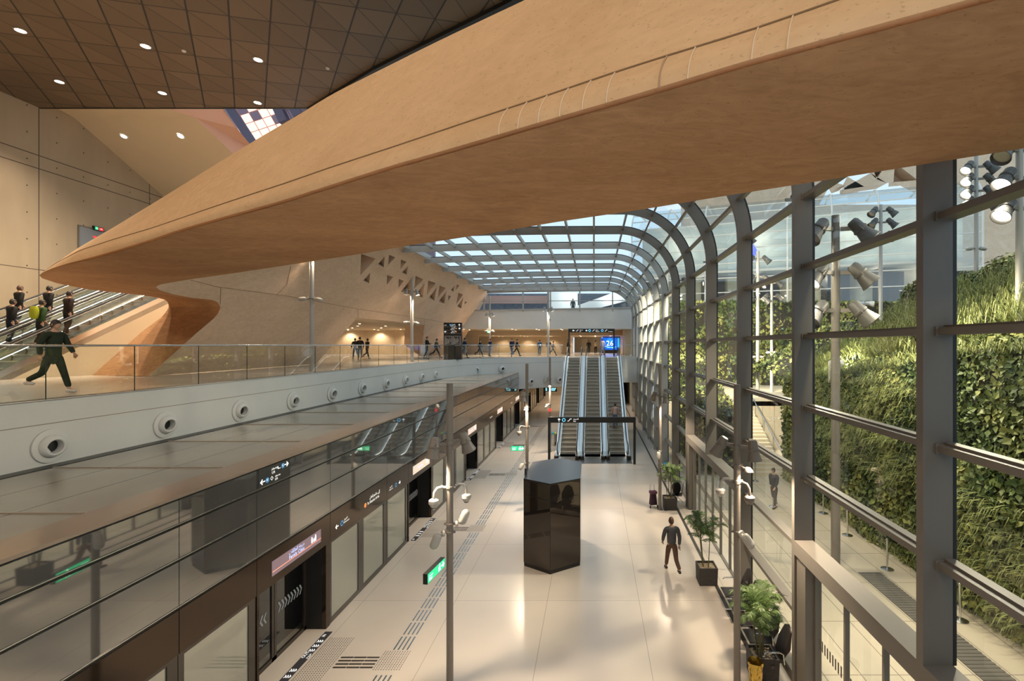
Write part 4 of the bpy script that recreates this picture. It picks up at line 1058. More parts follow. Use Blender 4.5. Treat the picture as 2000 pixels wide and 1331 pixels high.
# ================================================================== SIGN PORTALS
def portal(label, x0, x1, y, z0, h, beam, msgs):
    p = thing('sign_portal', label, 'sign gantry', ((x0+x1)/2, y, z0)); 
    mb = MB(); mb.box(x0, x0+.14, y, y+.16, z0, z0+h-beam); mb.build('post', M_BLACKM, p); mb = MB(); mb.box(x1-.14, x1, y, y+.16, z0, z0+h-beam); mb.build('post', M_BLACKM, p)
    mb = MB(); mb.box(x0, x1, y, y+.16, z0+h-beam, z0+h); bm_ = mb.build('sign_beam', M_BLACKM, p)
    w_ = MB(); b_ = MB(); R1, U1 = (1, 0, 0), (0, 0, 1)
    for (x, ar, wd, ring_) in msgs:
        zc = z0+h-beam/2
        if ar is not None: arrow(w_, (x, y, zc), R1, U1, beam*.62, ar)
        xx = x+beam*.5
        if ring_:
            ring(b_, (xx+.12, y, zc), R1, U1, beam*.32, beam*.1); xx += beam*.85
            w_.box(xx-.12-beam*.28, xx-.12-beam*.02, y-.004, y, zc-.05, zc+.05) if False else None
        # escalator symbol
        flat(w_, [(0, -.08), (.08, -.08), (.18, .05), (.26, .05), (.26, .08), (.16, .08), (.07, -.05), (0, -.05)], (xx+.06, y, zc), R1, U1, .004)
        put_text(w_, wd[0], beam*.36, (xx+.42, y-.004, zc+.02), R1, U1); put_text(w_, wd[1], beam*.3, (xx+.42, y-.004, zc-beam*.36), R1, U1)
    w_.build('lettering', M_WTXT, bm_)
    if b_.v: b_.build('metro_symbol', mat('cyan_symbol', (.1, .5, .8), .4, emis=1.2, ecol=(.15, .55, .95)), bm_)
    return p
portal('black sign portal standing before the foot of the escalators', -2.77, 2.52, 29.1, 0, 2.84, .33, [(-2.1, PI/2, (arabic('الخروج'), 'Exit'), True)])
portal('black sign portal standing at the head of the escalators', -2.65, 2.15, 50, MZ, 2.83, .38, [(-2.1, PI, (arabic('مصعد'), 'Lift'), False), (-.75, PI, (arabic('خروج'), 'Olaya St'), True), (.55, None, ('', 'To street'), True)])
# ================================================================== DIRECTORY TOTEM
x0, x1 = P(866.5, 660, 38).x, P(901, 660, 38).x
tt = thing('directory_totem', 'tall black directory totem with white arrows and two framed maps on upper concourse', 'sign', ((x0+x1)/2, 38.1, MZ))
zt = P(0, 630.5, 38).z
mb = MB(); mb.box(x0, x1, 38, 38.3, MZ, zt); mb.build('body', M_BLACKM, tt)
w_ = MB(); o_ = MB(); R1, U1 = (1, 0, 0), (0, 0, 1); W = x1-x0; fr = MB()
for r_i, (ar, side, zc) in enumerate(((PI/2, 1, zt-.2), (0, 1, zt-.46), (PI, -1, zt-.72))):
    xa = x1-.16 if side > 0 else x0+.14
    arrow(w_, (xa, 38, zc), R1, U1, .18, ar)
    xt = x0+.5 if side > 0 else x0+.52
    put_text(w_, ('Street Level', 'Red Line', 'Blue Line')[r_i], .085, (xt+.05, 37.996, zc-.1), R1, U1); put_text(w_, arabic('الخروج'), .11, (xt+.12, 37.996, zc+.02), R1, U1)
    fr.box(x0+.03, x1-.03, 37.994, 38, zc-.135, zc-.13)
put_text(w_, arabic('مترو'), .1, (x0+.06, 37.996, zt-.22), R1, U1)
for (a_, b_) in ((x0+.1, x0+W*.46), (x0+W*.52, x1-.08)):
    z_a, z_b = P(0, 675, 38).z, P(0, 657, 38).z
    fr.box(a_, b_, 37.99, 38, z_b-.012, z_b); fr.box(a_, b_, 37.99, 38, z_a, z_a+.012); fr.box(a_, a_+.012, 37.99, 38, z_a, z_b); fr.box(b_-.012, b_, 37.99, 38, z_a, z_b)
    for q in range(5): fr.box(a_+.08+q*.09, a_+.09+q*.09, 37.992, 38, z_a+.08+q*.05, z_b-.08-(q % 3)*.09)
    for q in range(4): fr.box(a_+.08, b_-.1-q*.04, 37.992, 38, z_a+.12+q*.12, z_a+.128+q*.12)
w_.build('lettering', M_WTXT, tt); fr.build('map_frames', mat('grey_lines', (.5, .5, .5), .5, emis=.25), tt)
o_ = MB()
for (xx, zz) in ((x0+.98, zt-.46), (x0+.98, zt-.72)): flat(o_, [(.05*math.cos(q*PI/5), .05*math.sin(q*PI/5)) for q in range(10)], (xx, 38, zz), R1, U1, .005)
o_.build('orange_dots', M_ORNG, tt)
o_ = MB(); flat(o_, [(.06*math.cos(q*PI/5), .06*math.sin(q*PI/5)) for q in range(10)], (x0+.52, 38, zt-.18), R1, U1, .005); o_.build('blue_dot', M_BLUE, tt)
# departure board hanging under the concourse
db = thing('departure_board', 'black hanging departure board with cyan text under the upper concourse', 'display', P(1076, 757, 52))
a, b = P(1064, 757.5, 52), P(1088, 765.5, 52)
mb = MB(); mb.box(a.x, b.x, 52, 52.12, b.z, a.z); mb.build('housing', M_BLACKM, db); mb = MB(); mb.box(a.x+.3, a.x+.33, 52, 52.05, a.z, 3.5); mb.box(b.x-.33, b.x-.3, 52, 52.05, a.z, 3.5); mb.build('hanger', M_BLACKM, db)
w_ = MB()
for q in range(3): w_.box(b.x-.62, b.x-.1-.06*q, 51.99, 52, a.z-.11-q*.11, a.z-.06-q*.11)
for q in range(3): w_.box(a.x+.08, a.x+.26, 51.99, 52, a.z-.11-q*.11, a.z-.06-q*.11)
w_.build('text_lines', mat('cyan_text', (.2, .7, .8), .5, emis=1.2, ecol=(.35, .85, .95)), db)
# ================================================================== BLUE SCREEN ON THE UPPER CONCOURSE
a, b = P(1174, 660.5, 66.4), P(1205, 683.5, 66.4)
vs_ = thing('video_screen', 'bright blue video wall with large pale 26 beyond the escalator heads', 'screen', ((a.x+b.x)/2, 66.6, MZ))
mb = MB(); mb.box(a.x, b.x, 66.4, 66.6, b.z, a.z); mb.build('screen_face', mat('blue_screen', (.0, .05, .5), .3, emis=1.0, ecol=(.0, .10, .75)), vs_)
w_ = MB(); put_text(w_, '26', 1.0, (a.x+.7, 66.39, b.z+.55), R1, U1)
w_.build('number', mat('pale_screen_text', (.6, .8, 1), .3, emis=1.2, ecol=(.5, .75, 1)), vs_)
w_ = MB(); w_.bar((a.x+.5, 66.39, b.z+.45), (b.x-.3, 66.39, b.z+.22), .01, .05); w_.bar((a.x+.8, 66.39, b.z+.25), (b.x-.1, 66.39, b.z+.4), .01, .03); w_.build('swoosh', mat('cyan_text', (.2, .7, .8)), vs_)
mb = MB(); mb.box(a.x, b.x, 66.4, 66.6, MZ, b.z); mb.build('stand', M_BLACKM, vs_)
s2 = thing('video_screen', 'narrow bright cyan advertising column right of the blue video wall', 'screen', (3.2, 65, MZ))
mb = MB(); mb.box(P(1206.5, 0, 65).x, P(1209.5, 0, 65).x, 65, 65.2, P(0, 681, 65).z, P(0, 661, 65).z); mb.build('screen_face', mat('cyan_screen', (.0, .3, .6), .3, emis=1.1, ecol=(.02, .38, .75)), s2)
mb = MB(); mb.box(P(1206.5, 0, 65).x, P(1209.5, 0, 65).x, 65.02, 65.2, MZ, P(0, 681, 65).z); mb.build('stand', M_BLACKM, s2)
# ================================================================== DOOR SIGN AND STEEL DOOR ON THE CONCRETE WALL
def onc(px, py, x=XC): Y = (x)/((px-1160)/F); return P(px, py, Y)
sd_ = thing('steel_door', 'grey steel door leaf with small red notice on the concrete wall by the escalator head', 'door', (XC+.05, 23, MZ+5.3))
a = onc(153, 445); b = onc(215, 445)
mb = MB(); mb.box(XC+.005, XC+.05, a.y, a.y+1.9, MZ+5.3, a.z+.1); mb.build('leaf', mat('grey_door', (.26, .26, .27), .25, .5), sd_)
mb = MB(); mb.box(XC+.0, XC+.07, a.y-.05, a.y, MZ+5.3, a.z+.15); mb.box(XC+.0, XC+.07, a.y, a.y+1.9, a.z+.1, a.z+.15); mb.build('door_frame', M_STEEL, sd_)
q = onc(183, 463); mb = MB(); mb.box(XC+.05, XC+.056, q.y-.08, q.y+.1, q.z-.06, q.z+.05); mb.build('red_notice', M_REDS, sd_)
q = onc(189, 447)
es = thing('exit_sign', 'two-part green and red lit sign above the steel door on the concrete wall', 'sign', (XC+.05, q.y, q.z))
mb = MB(); mb.box(XC+.02, XC+.12, q.y-.27, q.y+.27, q.z-.12, q.z+.10); mb.build('housing', M_BLACKM, es)
mb = MB(); mb.box(XC+.12, XC+.125, q.y-.20, q.y-.04, q.z-.08, q.z+.07); mb.build('green_face', M_GREEN, es)
mb = MB(); mb.box(XC+.12, XC+.125, q.y+.0, q.y+.24, q.z-.09, q.z+.07); mb.build('red_face', M_REDS, es)
w_ = MB(); arrow(w_, (XC+.126, q.y-.12, q.z), (0, 1, 0), (0, 0, 1), .09, -PI/2); w_.box(XC+.126, XC+.128, q.y+.08, q.y+.17, q.z-.015, q.z+.015); w_.build('white_marks', M_WTXT, es)
# ================================================================== CEILING DOWNLIGHTS
def downlight(label, px, py, z, power, r=.17, n=(0, 0, -1), group=None, tgt=None):
    Y = (z-EYE)*F/(674-py); c = P(px, py, Y); nv = Vector(n).normalized()
    d = thing('downlight', label, 'ceiling light', c, 0, group)
    MB().lathe([(r*1.15, 0.0), (r*1.15, .02), (r*.9, .03), (r*.85, -.03)], c, nv, 20).build('ring', M_INOX, d)
    MB().lathe([(0, .012), (r*.9, .012)], c, nv, 20).build('lens', mat('ceiling_lens', (1, .95, .85), .3, emis=9, ecol=(1, .88, .7)), d)
    if power: spot('lamp_light', c+nv*.06, tgt or (c+nv*3), power, 115, WARM, .15, .6, d)
    return d
g_ = 'downlights in the dark tiled ceiling'
downlight('ceiling downlight at the far left of the dark tiles, upper one', 40, 59, CZ, 1900, group=g_); downlight('ceiling downlight at the left, lower of the pair near the concrete wall', 116, 159, CZ, 1700, group=g_)
downlight('ceiling downlight in dark tiles, second from left in the upper row', 284, 89.5, CZ, 1900, group=g_); downlight('ceiling downlight in dark tiles, middle of the lower row', 317, 181, CZ, 1700, group=g_)
downlight('ceiling downlight in dark tiles, right of the upper row', 504, 116, CZ, 1900, group=g_); downlight('ceiling downlight in dark tiles, close to the ceiling edge above the mauve panels', 503, 200, CZ, 1700, group=g_)
nrm_s = Vector((0, -.477, -1)).normalized()
def soff(label, px, py, power):
    a_, b_ = (px-1160)/F, (674-py)/F; Y = (10.5+.477*22.3)/(b_+.477); c = P(px, py, Y)-Vector((0, 0, .02))
    d = thing('downlight', label, 'ceiling light', c, 0, 'downlights in the cream soffit')
    MB().lathe([(.17, 0.0), (.17, .02), (.13, .03)], c, nrm_s, 20).build('ring', M_WHITE, d); MB().lathe([(0, .02), (.12, .02)], c, nrm_s, 20).build('lens', mat('ceiling_lens', (1, 1, 1)), d)
    spot('lamp_light', c+nrm_s*.08, c+Vector((0, 0, -3)), power, 125, WARM, .12, .6, d)
soff('downlight in the cream soffit, left of the two', 242, 265, 900); soff('downlight in the cream soffit, right of the two, glaring', 353, 265, 900)
for i, (px, py) in enumerate(((359, 99), (640, 133))):
    Y = (CZ-EYE)*F/(674-py); c = P(px, py, Y); d = thing('smoke_detector', 'small round ceiling detector, %s of the two in the dark tiles' % ('left', 'right')[i], 'detector', c, 0)
    MB().lathe([(.0, .05), (.06, .05), (.08, .02), (.08, 0)], c, (0, 0, -1), 16).build('body', M_WHITE, d)
for i, (x_, y_) in enumerate(((-24, -4), (-17, -10), (-9, -13), (-1, -13), (-4, -4), (5, -9), (-13, 2), (-20, 3))):
    d = thing('downlight', 'ceiling downlight behind the viewpoint', 'ceiling light', (x_, y_, CZ), 0, 'downlights behind the viewpoint')
    MB().lathe([(0, .012), (.16, .012)], (x_, y_, CZ), (0, 0, -1), 20).build('lens', mat('ceiling_lens', (1, .95, .85)), d)
    spot('lamp_light', (x_, y_, CZ-.06), (x_*.6-2, y_+7, 8), 1150, 120, WARM, .2, .6, d)
# concourse ceiling lights (inside the openings)
def small_lights(pts, z, label, group, power, every=1):
    first = None
    for i, (x, y) in enumerate(pts):
        if first is None:
            r_ = thing('downlight', label, 'ceiling light', (x, y, z-.005), 0, group)
            MB().lathe([(0, 0), (.11, 0)], (0, 0, 0), (0, 0, -1), 12).build('lens', mat('ceiling_lens', (1, 1, 1)), r_, local=True); first = r_
        else: dup(first, (x, y, z-.005))
        if power and i % every == 0: spot('lamp_light', (x, y, z-.08), (x, y, 0), power, 140, WARM2 if False else WARM, .12, .8)
small_lights([(x, y) for y in (55.6, 58.2) for x in (-15, -12.2, -9.4, -6.6, -3.8, -1.0, 1.8)], 9.0, 'small round light in the concourse ceiling behind the white band', 'ceiling lights behind the white band', 120, 2)
small_lights([(x, y) for y in (62.5, 66, 69) for x in (-13, -9.5, -6, -1.8, .2, 2.2)], 8.38, 'small light in the lower ceiling deep in the upper concourse', 'lights deep in the concourse', 150, 1)
small_lights([(x, y) for y in (35, 40, 45, 50, 55) for x in (-31, -28, -25, -22, -19.4)], 8.95, 'small light in the ceiling inside the leaning wall entrance', 'lights inside the leaning wall entrance', 200, 2)
small_lights([(x, 57.4) for x in (-29.2, -25.6, -22, -18.6)], 8.95, 'wall washing light on the panelled wall inside the entrance', 'wall washers inside the entrance', 260, 1)
small_lights([(x, y) for y in (50, 55, 60, 66) for x in (-5.5, -3, -.5, 2.5)], 3.5, 'small light in the ceiling under the upper concourse', 'lights under the upper concourse', 130, 1)
# ================================================================== PEOPLE
SKIN = mat('skin', (.50, .30, .20), .5); HAIRM = mat('dark_hair', (.02, .015, .012), .6); HAIRB = mat('brown_hair', (.10, .05, .03), .6)
def cloth(name, col): return mat('cloth_'+name, col, .8, spec=.2, noise=(6, .12, 3, (1, 1, 1)))
SHOE = mat('dark_shoe', (.03, .028, .026), .5); SHOEW = mat('white_shoe', (.6, .58, .55), .5)
def skin_mesh(vs, es, rs, lvl=1):
    me = bpy.data.meshes.new('tmp'); me.from_pydata([tuple(v) for v in vs], es, []); o = bpy.data.objects.new('tmp', me); COL.objects.link(o)
    md = o.modifiers.new('s', 'SKIN'); md.use_smooth_shade = True
    for i, sv in enumerate(me.skin_vertices[0].data):
        r = rs[i]; sv.radius = (r, r) if not hasattr(r, '__len__') else r; sv.use_root = (i == 0)
    sb = o.modifiers.new('b', 'SUBSURF'); sb.levels = lvl; sb.render_levels = lvl
    dg = bpy.context.evaluated_depsgraph_get(); dg.update(); m2 = bpy.data.meshes.new_from_object(o.evaluated_get(dg))
    V = [v.co.copy() for v in m2.vertices]; Fc = [tuple(p.vertices) for p in m2.polygons]
    bpy.data.objects.remove(o); bpy.data.meshes.remove(me); bpy.data.meshes.remove(m2); return V, Fc
def head_mesh(mb, c, M, s):
    n1, n2 = 12, 16; rows = []
    for i in range(n1+1):
        t = PI*i/n1; row = []
        for k in range(n2):
            a = 2*PI*k/n2; x, y, z = math.sin(t)*math.cos(a)*.075, math.sin(t)*math.sin(a)*.095, math.cos(t)*.118
            if z < 0: x *= 1+z*2.2; y = y*(1+z*1.6)+(.012 if y > 0 else 0)*-z*10
            if abs(a-PI/2) < .25 and -.03 < z < .02: y += .020
            if abs(abs(a-PI/2)-.4) < .15 and .0 < z < .035: y -= .008
            row.append(c+M@(Vector((x, y, z))*s))
        rows.append(row)
    mb.grid(rows, close=True)
    for sd in (-1, 1): mb.lathe([(0, -.008), (.022, -.006), (.026, .006), (.0, .010)], c+M@(Vector((sd*.076, -.005, 0))*s), M@Vector((sd, -.3, 0)), 8)
def hand_mesh(mb, w_, d, side, fwd, s, curl=.5):
    d = d.normalized(); side = (side-d*side.dot(d)).normalized(); up = d.cross(side)
    mb.tube([w_, w_+d*.03*s, w_+d*.085*s], [.022*s, .034*s, .036*s], 8)
    for k, (o, L) in enumerate(((-.027, .065), (-.009, .075), (.009, .07), (.026, .055))):
        p = w_+d*.08*s+side*o*s; q = p+(d*math.cos(curl)+up*math.sin(curl))*L*.55*s; r = q+(d*math.cos(curl*2.2)+up*math.sin(curl*2.2))*L*.5*s
        mb.tube([p, q, r], [.0095*s, .009*s, .007*s], 6)
    p = w_+d*.03*s-side*.03*s; q = p+(d*.7-side*.6).normalized()*.035*s; mb.tube([p, q, q+(d*.9-side*.1+up*.3).normalized()*.03*s], [.012*s, .010*s, .008*s], 6)
def person(label, loc, yaw, h=1.74, stride=.35, arms=(.35, -.35), elbow=.35, phone=False, top=(.02, .02, .025), bottom=(.03, .035, .06), hair='dark', longcoat=False, bag=None, cap=None, shoe=SHOE, lean=.03, group=None, hem=.0, sit=False):
    s = h/1.74; p = thing('person', label, 'person', loc, yaw, group)
    V = lambda x, y, z: Vector((x, y, z))*s
    def leg(sd, a):
        hp = V(sd*.095, 0, .90); kn_a = max(0, -a)*1.1+.06; th = Vector((0, math.sin(a), -math.cos(a)))*.43*s; b = a-kn_a-(.0 if a > 0 else .25); sh = Vector((0, math.sin(b), -math.cos(b)))*.41*s
        kn = hp+th; an = kn+sh; return hp, kn, an
    Lh, Lk, La = leg(-1, stride); Rh, Rk, Ra = leg(1, -stride)
    dz = min(La.z, Ra.z)-.075*s
    for q in (Lh, Lk, La, Rh, Rk, Ra): q.z -= dz
    T = lambda x, y, z: Vector((x, y+(z-.9)*lean*1.5, z))*s-Vector((0, 0, dz))
    pel, wa, ch, sb_, nk = T(0, 0, .95), T(0, .0, 1.12), T(0, .01, 1.30), T(0, 0, 1.44), T(0, .01, 1.53)
    hd = T(0, .03, 1.645)
    def arm(sd, a):
        shd = T(sd*.185, 0, 1.42); el = shd+Vector((sd*.05, math.sin(a)*.29, -math.cos(a)*.28))*s; bb = a+elbow
        if phone: bb = 1.75; 
        wr = el+Vector((-sd*(.10 if phone else .01), math.sin(bb)*.25, -math.cos(bb)*.25))*s; return shd, el, wr
    Ls, Le, Lw_ = arm(-1, arms[0]); Rs, Re, Rw = arm(1, arms[1])
    vs = [pel, wa, ch, sb_, nk, hd-Vector((0, 0, .05*s)), Ls, Le, Lw_, Rs, Re, Rw, Lh, Lk, La, Rh, Rk, Ra, La+V(0, .13, -.04), Ra+V(0, .13, -.04)]
    es = [(0, 1), (1, 2), (2, 3), (3, 4), (4, 5), (3, 6), (6, 7), (7, 8), (3, 9), (9, 10), (10, 11), (0, 12), (12, 13), (13, 14), (0, 15), (15, 16), (16, 17), (14, 18), (17, 19)]
    rs = [q*s if not hasattr(q, '__len__') else (q[0]*s, q[1]*s) for q in [(.10, .075), (.10, .075), (.125, .085), (.085, .07), .048, .045, .05, .038, .027, .05, .038, .027, .065, .048, .036, .065, .048, .036, .028, .028]]
    bv, bf = skin_mesh(vs, es, rs); mb = MB(); mb.add(bv, bf); head_mesh(mb, hd, Matrix.Rotation(-lean*2-(.45 if phone else 0), 3, 'X'), s)
    for sd, e_, w_ in ((-1, Le, Lw_), (1, Re, Rw)): hand_mesh(mb, w_, w_-e_, Vector((0, 1, 0)) if not phone else Vector((1, 0, 0)), None, s, .4)
    mb.build('body', SKIN, p, local=True, smooth=60)
    gv, gf = skin_mesh([pel-V(0, 0, .09+hem), wa, ch, sb_, nk-V(0, 0, .045), Ls, Le, Lw_.lerp(Le, .08), Rs, Re, Rw.lerp(Re, .08)], [(0, 1), (1, 2), (2, 3), (3, 4), (3, 5), (5, 6), (6, 7), (3, 8), (8, 9), (9, 10)],
                       [q*s if not hasattr(q, '__len__') else (q[0]*s, q[1]*s) for q in [(.165, .13), (.155, .125), (.175, .135), (.115, .10), .075, .078, .064, .048, .078, .064, .048]])
    j = MB(); j.add(gv, gf); j.build('jacket', cloth('%02d%02d%02d' % tuple(int(q*99) for q in top), top), p, local=True, smooth=60)
    gv, gf = skin_mesh([pel+V(0, 0, .09), pel, Lh, Lk, La+V(0, 0, .03), Rh, Rk, Ra+V(0, 0, .03)], [(0, 1), (1, 2), (2, 3), (3, 4), (1, 5), (5, 6), (6, 7)], [(.14*s, .115*s), (.15*s, .12*s), .098*s, .072*s, .06*s, .098*s, .072*s, .06*s])
    j = MB(); j.add(gv, gf); j.build('trousers', cloth('%02d%02d%02d' % tuple(int(q*99) for q in bottom), bottom), p, local=True, smooth=60)
    for an in (La, Ra):
        j = MB(); a = an+V(0, -.05, -.04); j.tube([a, an+V(0, .03, -.035), an+V(0, .12, -.05), an+V(0, .17, -.055)], [.04*s, .048*s, .042*s, .022*s], 8); j.build('shoe', shoe, p, local=True, smooth=60)
    hm = HAIRM if hair == 'dark' else HAIRB; mb = MB(); rows = []
    for i in range(9):
        f = i/8; row = []
        for k in range(14):
            an_ = 2*PI*k/14; front = max(0, math.sin(an_)); t = PI*(.74-.30*front-.06*abs(math.cos(an_)))*f
            row.append(hd+Vector((math.sin(t)*math.cos(an_)*.083, math.sin(t)*math.sin(an_)*.104-.006, math.cos(t)*.127+.002))*s)
        rows.append(row)
    mb.grid(rows, close=True); mb.build('hair' if not cap else 'cap', hm if not cap else cloth('cap', cap), p, local=True, smooth=60)
    if bag:
        mb = MB(); c = ch+V(0, -.21, -.02); rows = []
        for i in range(7):
            f = i/6; z = -.24+.46*f; w_ = .15*(1-.25*abs(2*f-1)**3); d_ = .09*(1-.5*abs(2*f-1)**3)
            rows.append([c+V(w_*math.copysign(abs(math.cos(a))**.6, math.cos(a)), d_*math.copysign(abs(math.sin(a))**.6, math.sin(a)), z) for a in [2*PI*k/16 for k in range(16)]])
        mb.grid(rows, close=True); mb.poly(rows[0]); mb.poly(rows[-1]); mb.build('backpack', cloth('bag%02d' % int(bag[1]*99), bag), p, local=True, smooth=50)
    return p
def pl(px, py, z0=0.0):         # standing spot for feet seen at a pixel
    Y = (EYE-z0)*F/(py-674); return ((px-1160)/F*Y, Y, z0)
person('person walking away on the platform floor in grey top and brown trousers near the palms', pl(1312, 1119), .1, 1.76, .42, (.3, -.3), .3, top=(.10, .10, .115), bottom=(.13, .075, .055), hair='brown')
person('person in pale top and blue jeans standing on the right front escalator', (1.5, 34.15, 1.33), 0, 1.7, .05, (.1, .1), .4, top=(.50, .36, .32), bottom=(.08, .12, .2))
JB = -PI/2
person('man in black padded jacket and red cap looking at his phone by the railing', pl(833, 701.5, MZ), JB, 1.82, .04, (.3, .3), phone=True, top=(.018, .018, .018), bottom=(.05, .055, .065), cap=(.22, .06, .04))
person('person walking in olive green top behind the man with the phone', pl(852, 699.5, MZ), JB, 1.74, .45, top=(.10, .10, .07), bottom=(.03, .03, .035))
person('person in dark navy coat walking past the right edge of the totem', pl(907, 699.5, MZ), JB, 1.78, .3, top=(.02, .03, .06), bottom=(.04, .045, .055))
person('person in black jacket walking right, alone between totem and slim pole', pl(937, 696.5, MZ), JB, 1.72, .35, top=(.015, .02, .03), bottom=(.015, .015, .02))
person('person in blue jacket and jeans standing in front of the slim pole', pl(957, 696.3, MZ), JB*.4, 1.75, .12, top=(.03, .06, .12), bottom=(.10, .15, .22), cap=(.5, .5, .5))
person('person with backpack and denim trousers, left of the walking pair', pl(1000, 697, MZ), PI*.9, 1.8, .35, top=(.03, .04, .09), bottom=(.10, .16, .32), hair='brown', bag=(.02, .02, .03))
person('person in black coat beside the denim walker', pl(1009, 695.7, MZ), JB, 1.78, .4, top=(.018, .018, .02), bottom=(.02, .02, .02))
person('person in teal blue jacket seen from behind, midway to the escalators', pl(1054, 695.4, MZ), 0, 1.68, .12, top=(.03, .10, .17), bottom=(.04, .07, .10))
person('person in dark jacket right behind the pole near the escalator heads', pl(1072, 694.8, MZ), .2, 1.72, .2, top=(.04, .045, .06), bottom=(.02, .02, .025))
person('person in brown grey top walking just right of that pole', pl(1080, 694.4, MZ), JB, 1.6, .45, top=(.14, .10, .09), bottom=(.05, .05, .055))
person('person in dark clothes half hidden by the left post of the upper portal', pl(1109.5, 695, MZ), JB, 1.74, .1, top=(.02, .018, .018), bottom=(.02, .02, .02))
person('person all in black walking away beyond the middle escalator head', pl(1150, 692.3, MZ), 0, 1.74, .25, top=(.012, .012, .012), bottom=(.012, .012, .012), hair='brown')
person('person in cream top and black trousers walking away beyond the escalators', pl(1163.5, 692.3, MZ), 0, 1.72, .15, top=(.52, .44, .32), bottom=(.015, .015, .015))
person('person in white shirt standing before the blue video wall', pl(1177, 693.5, MZ), .3, 1.86, .05, top=(.55, .56, .58), bottom=(.35, .36, .4), hair='brown')
gp = P(1119, 604, 56.3)
person('person standing behind the gallery window above the white band', (gp.x, 56.3, 10.7), PI, 1.85, .04, (.05, .05), .2, top=(.10, .12, .11), bottom=(.07, .08, .08))
person('person in jeans and dark hooded top walking in the leaning wall entrance', pl(703, 703, MZ), .5, 1.8, .35, top=(.03, .025, .025), bottom=(.14, .19, .26))
person('person in dark clothes at the left of the group in the entrance', pl(694, 701, MZ), .8, 1.72, .3, top=(.05, .045, .04), bottom=(.04, .04, .05))
person('person in dark brown clothes at the right of the group in the entrance', pl(717, 701, MZ), -.4, 1.7, .35, top=(.06, .045, .04), bottom=(.03, .03, .04))
person('person in long dark green coat striding along the upper concourse at far left', pl(104, 767, MZ), JB, 1.78, .36, (.3, -.3), .35, top=(.025, .035, .022), bottom=(.03, .032, .03), shoe=SHOEW, hem=.18)
dvec = Vector((.15, 1, 0)).normalized()
def esc_person(i, s, dx, lab, **k):
    b = left_esc(i)+dvec*s+Vector((1, -.15, 0)).normalized()*dx; b.z = MZ+max(0, (s-.85)*math.tan(PI/6))+.06
    return person(lab, tuple(b), ROT, **k)
def s_for(i, px, h=1.6):
    best = (9e9, 0)
    for q in range(5, 110):
        s_ = q*.1; b = left_esc(i)+dvec*s_; e = abs(1160+F*b.x/b.y-px)
        if e < best[0]: best = (e, s_)
    return best[1]
esc_person(0, s_for(0, 128), .1, 'person in dark hooded coat riding the near left escalator, just below the bridge tip', stride=.06, top=(.035, .022, .018), bottom=(.02, .02, .02), hair='dark')
esc_person(0, s_for(0, 80), -.1, 'person with bright yellow green backpack riding the near left escalator', stride=.08, top=(.04, .08, .03), bottom=(.02, .02, .02), bag=(.42, .46, .03))
esc_person(1, s_for(1, 24), .0, 'person in black riding the middle left escalator beside the picture edge', stride=.05, top=(.015, .015, .017), bottom=(.02, .02, .03))
esc_person(1, s_for(1, 92), .0, 'person in black with dark hair on the middle left escalator, right under the bridge tip', stride=.05, top=(.02, .02, .02), bottom=(.02, .02, .03))
esc_person(2, s_for(2, 36), .0, 'person with reddish hair in black riding the far left escalator', stride=.05, top=(.012, .012, .014), bottom=(.02, .02, .02), hair='brown')
person('person in dark clothes standing outside on the garden path near the stairs', pl(1512, 992, 0), PI*.7, 1.74, .15, top=(.03, .03, .035), bottom=(.03, .03, .03))
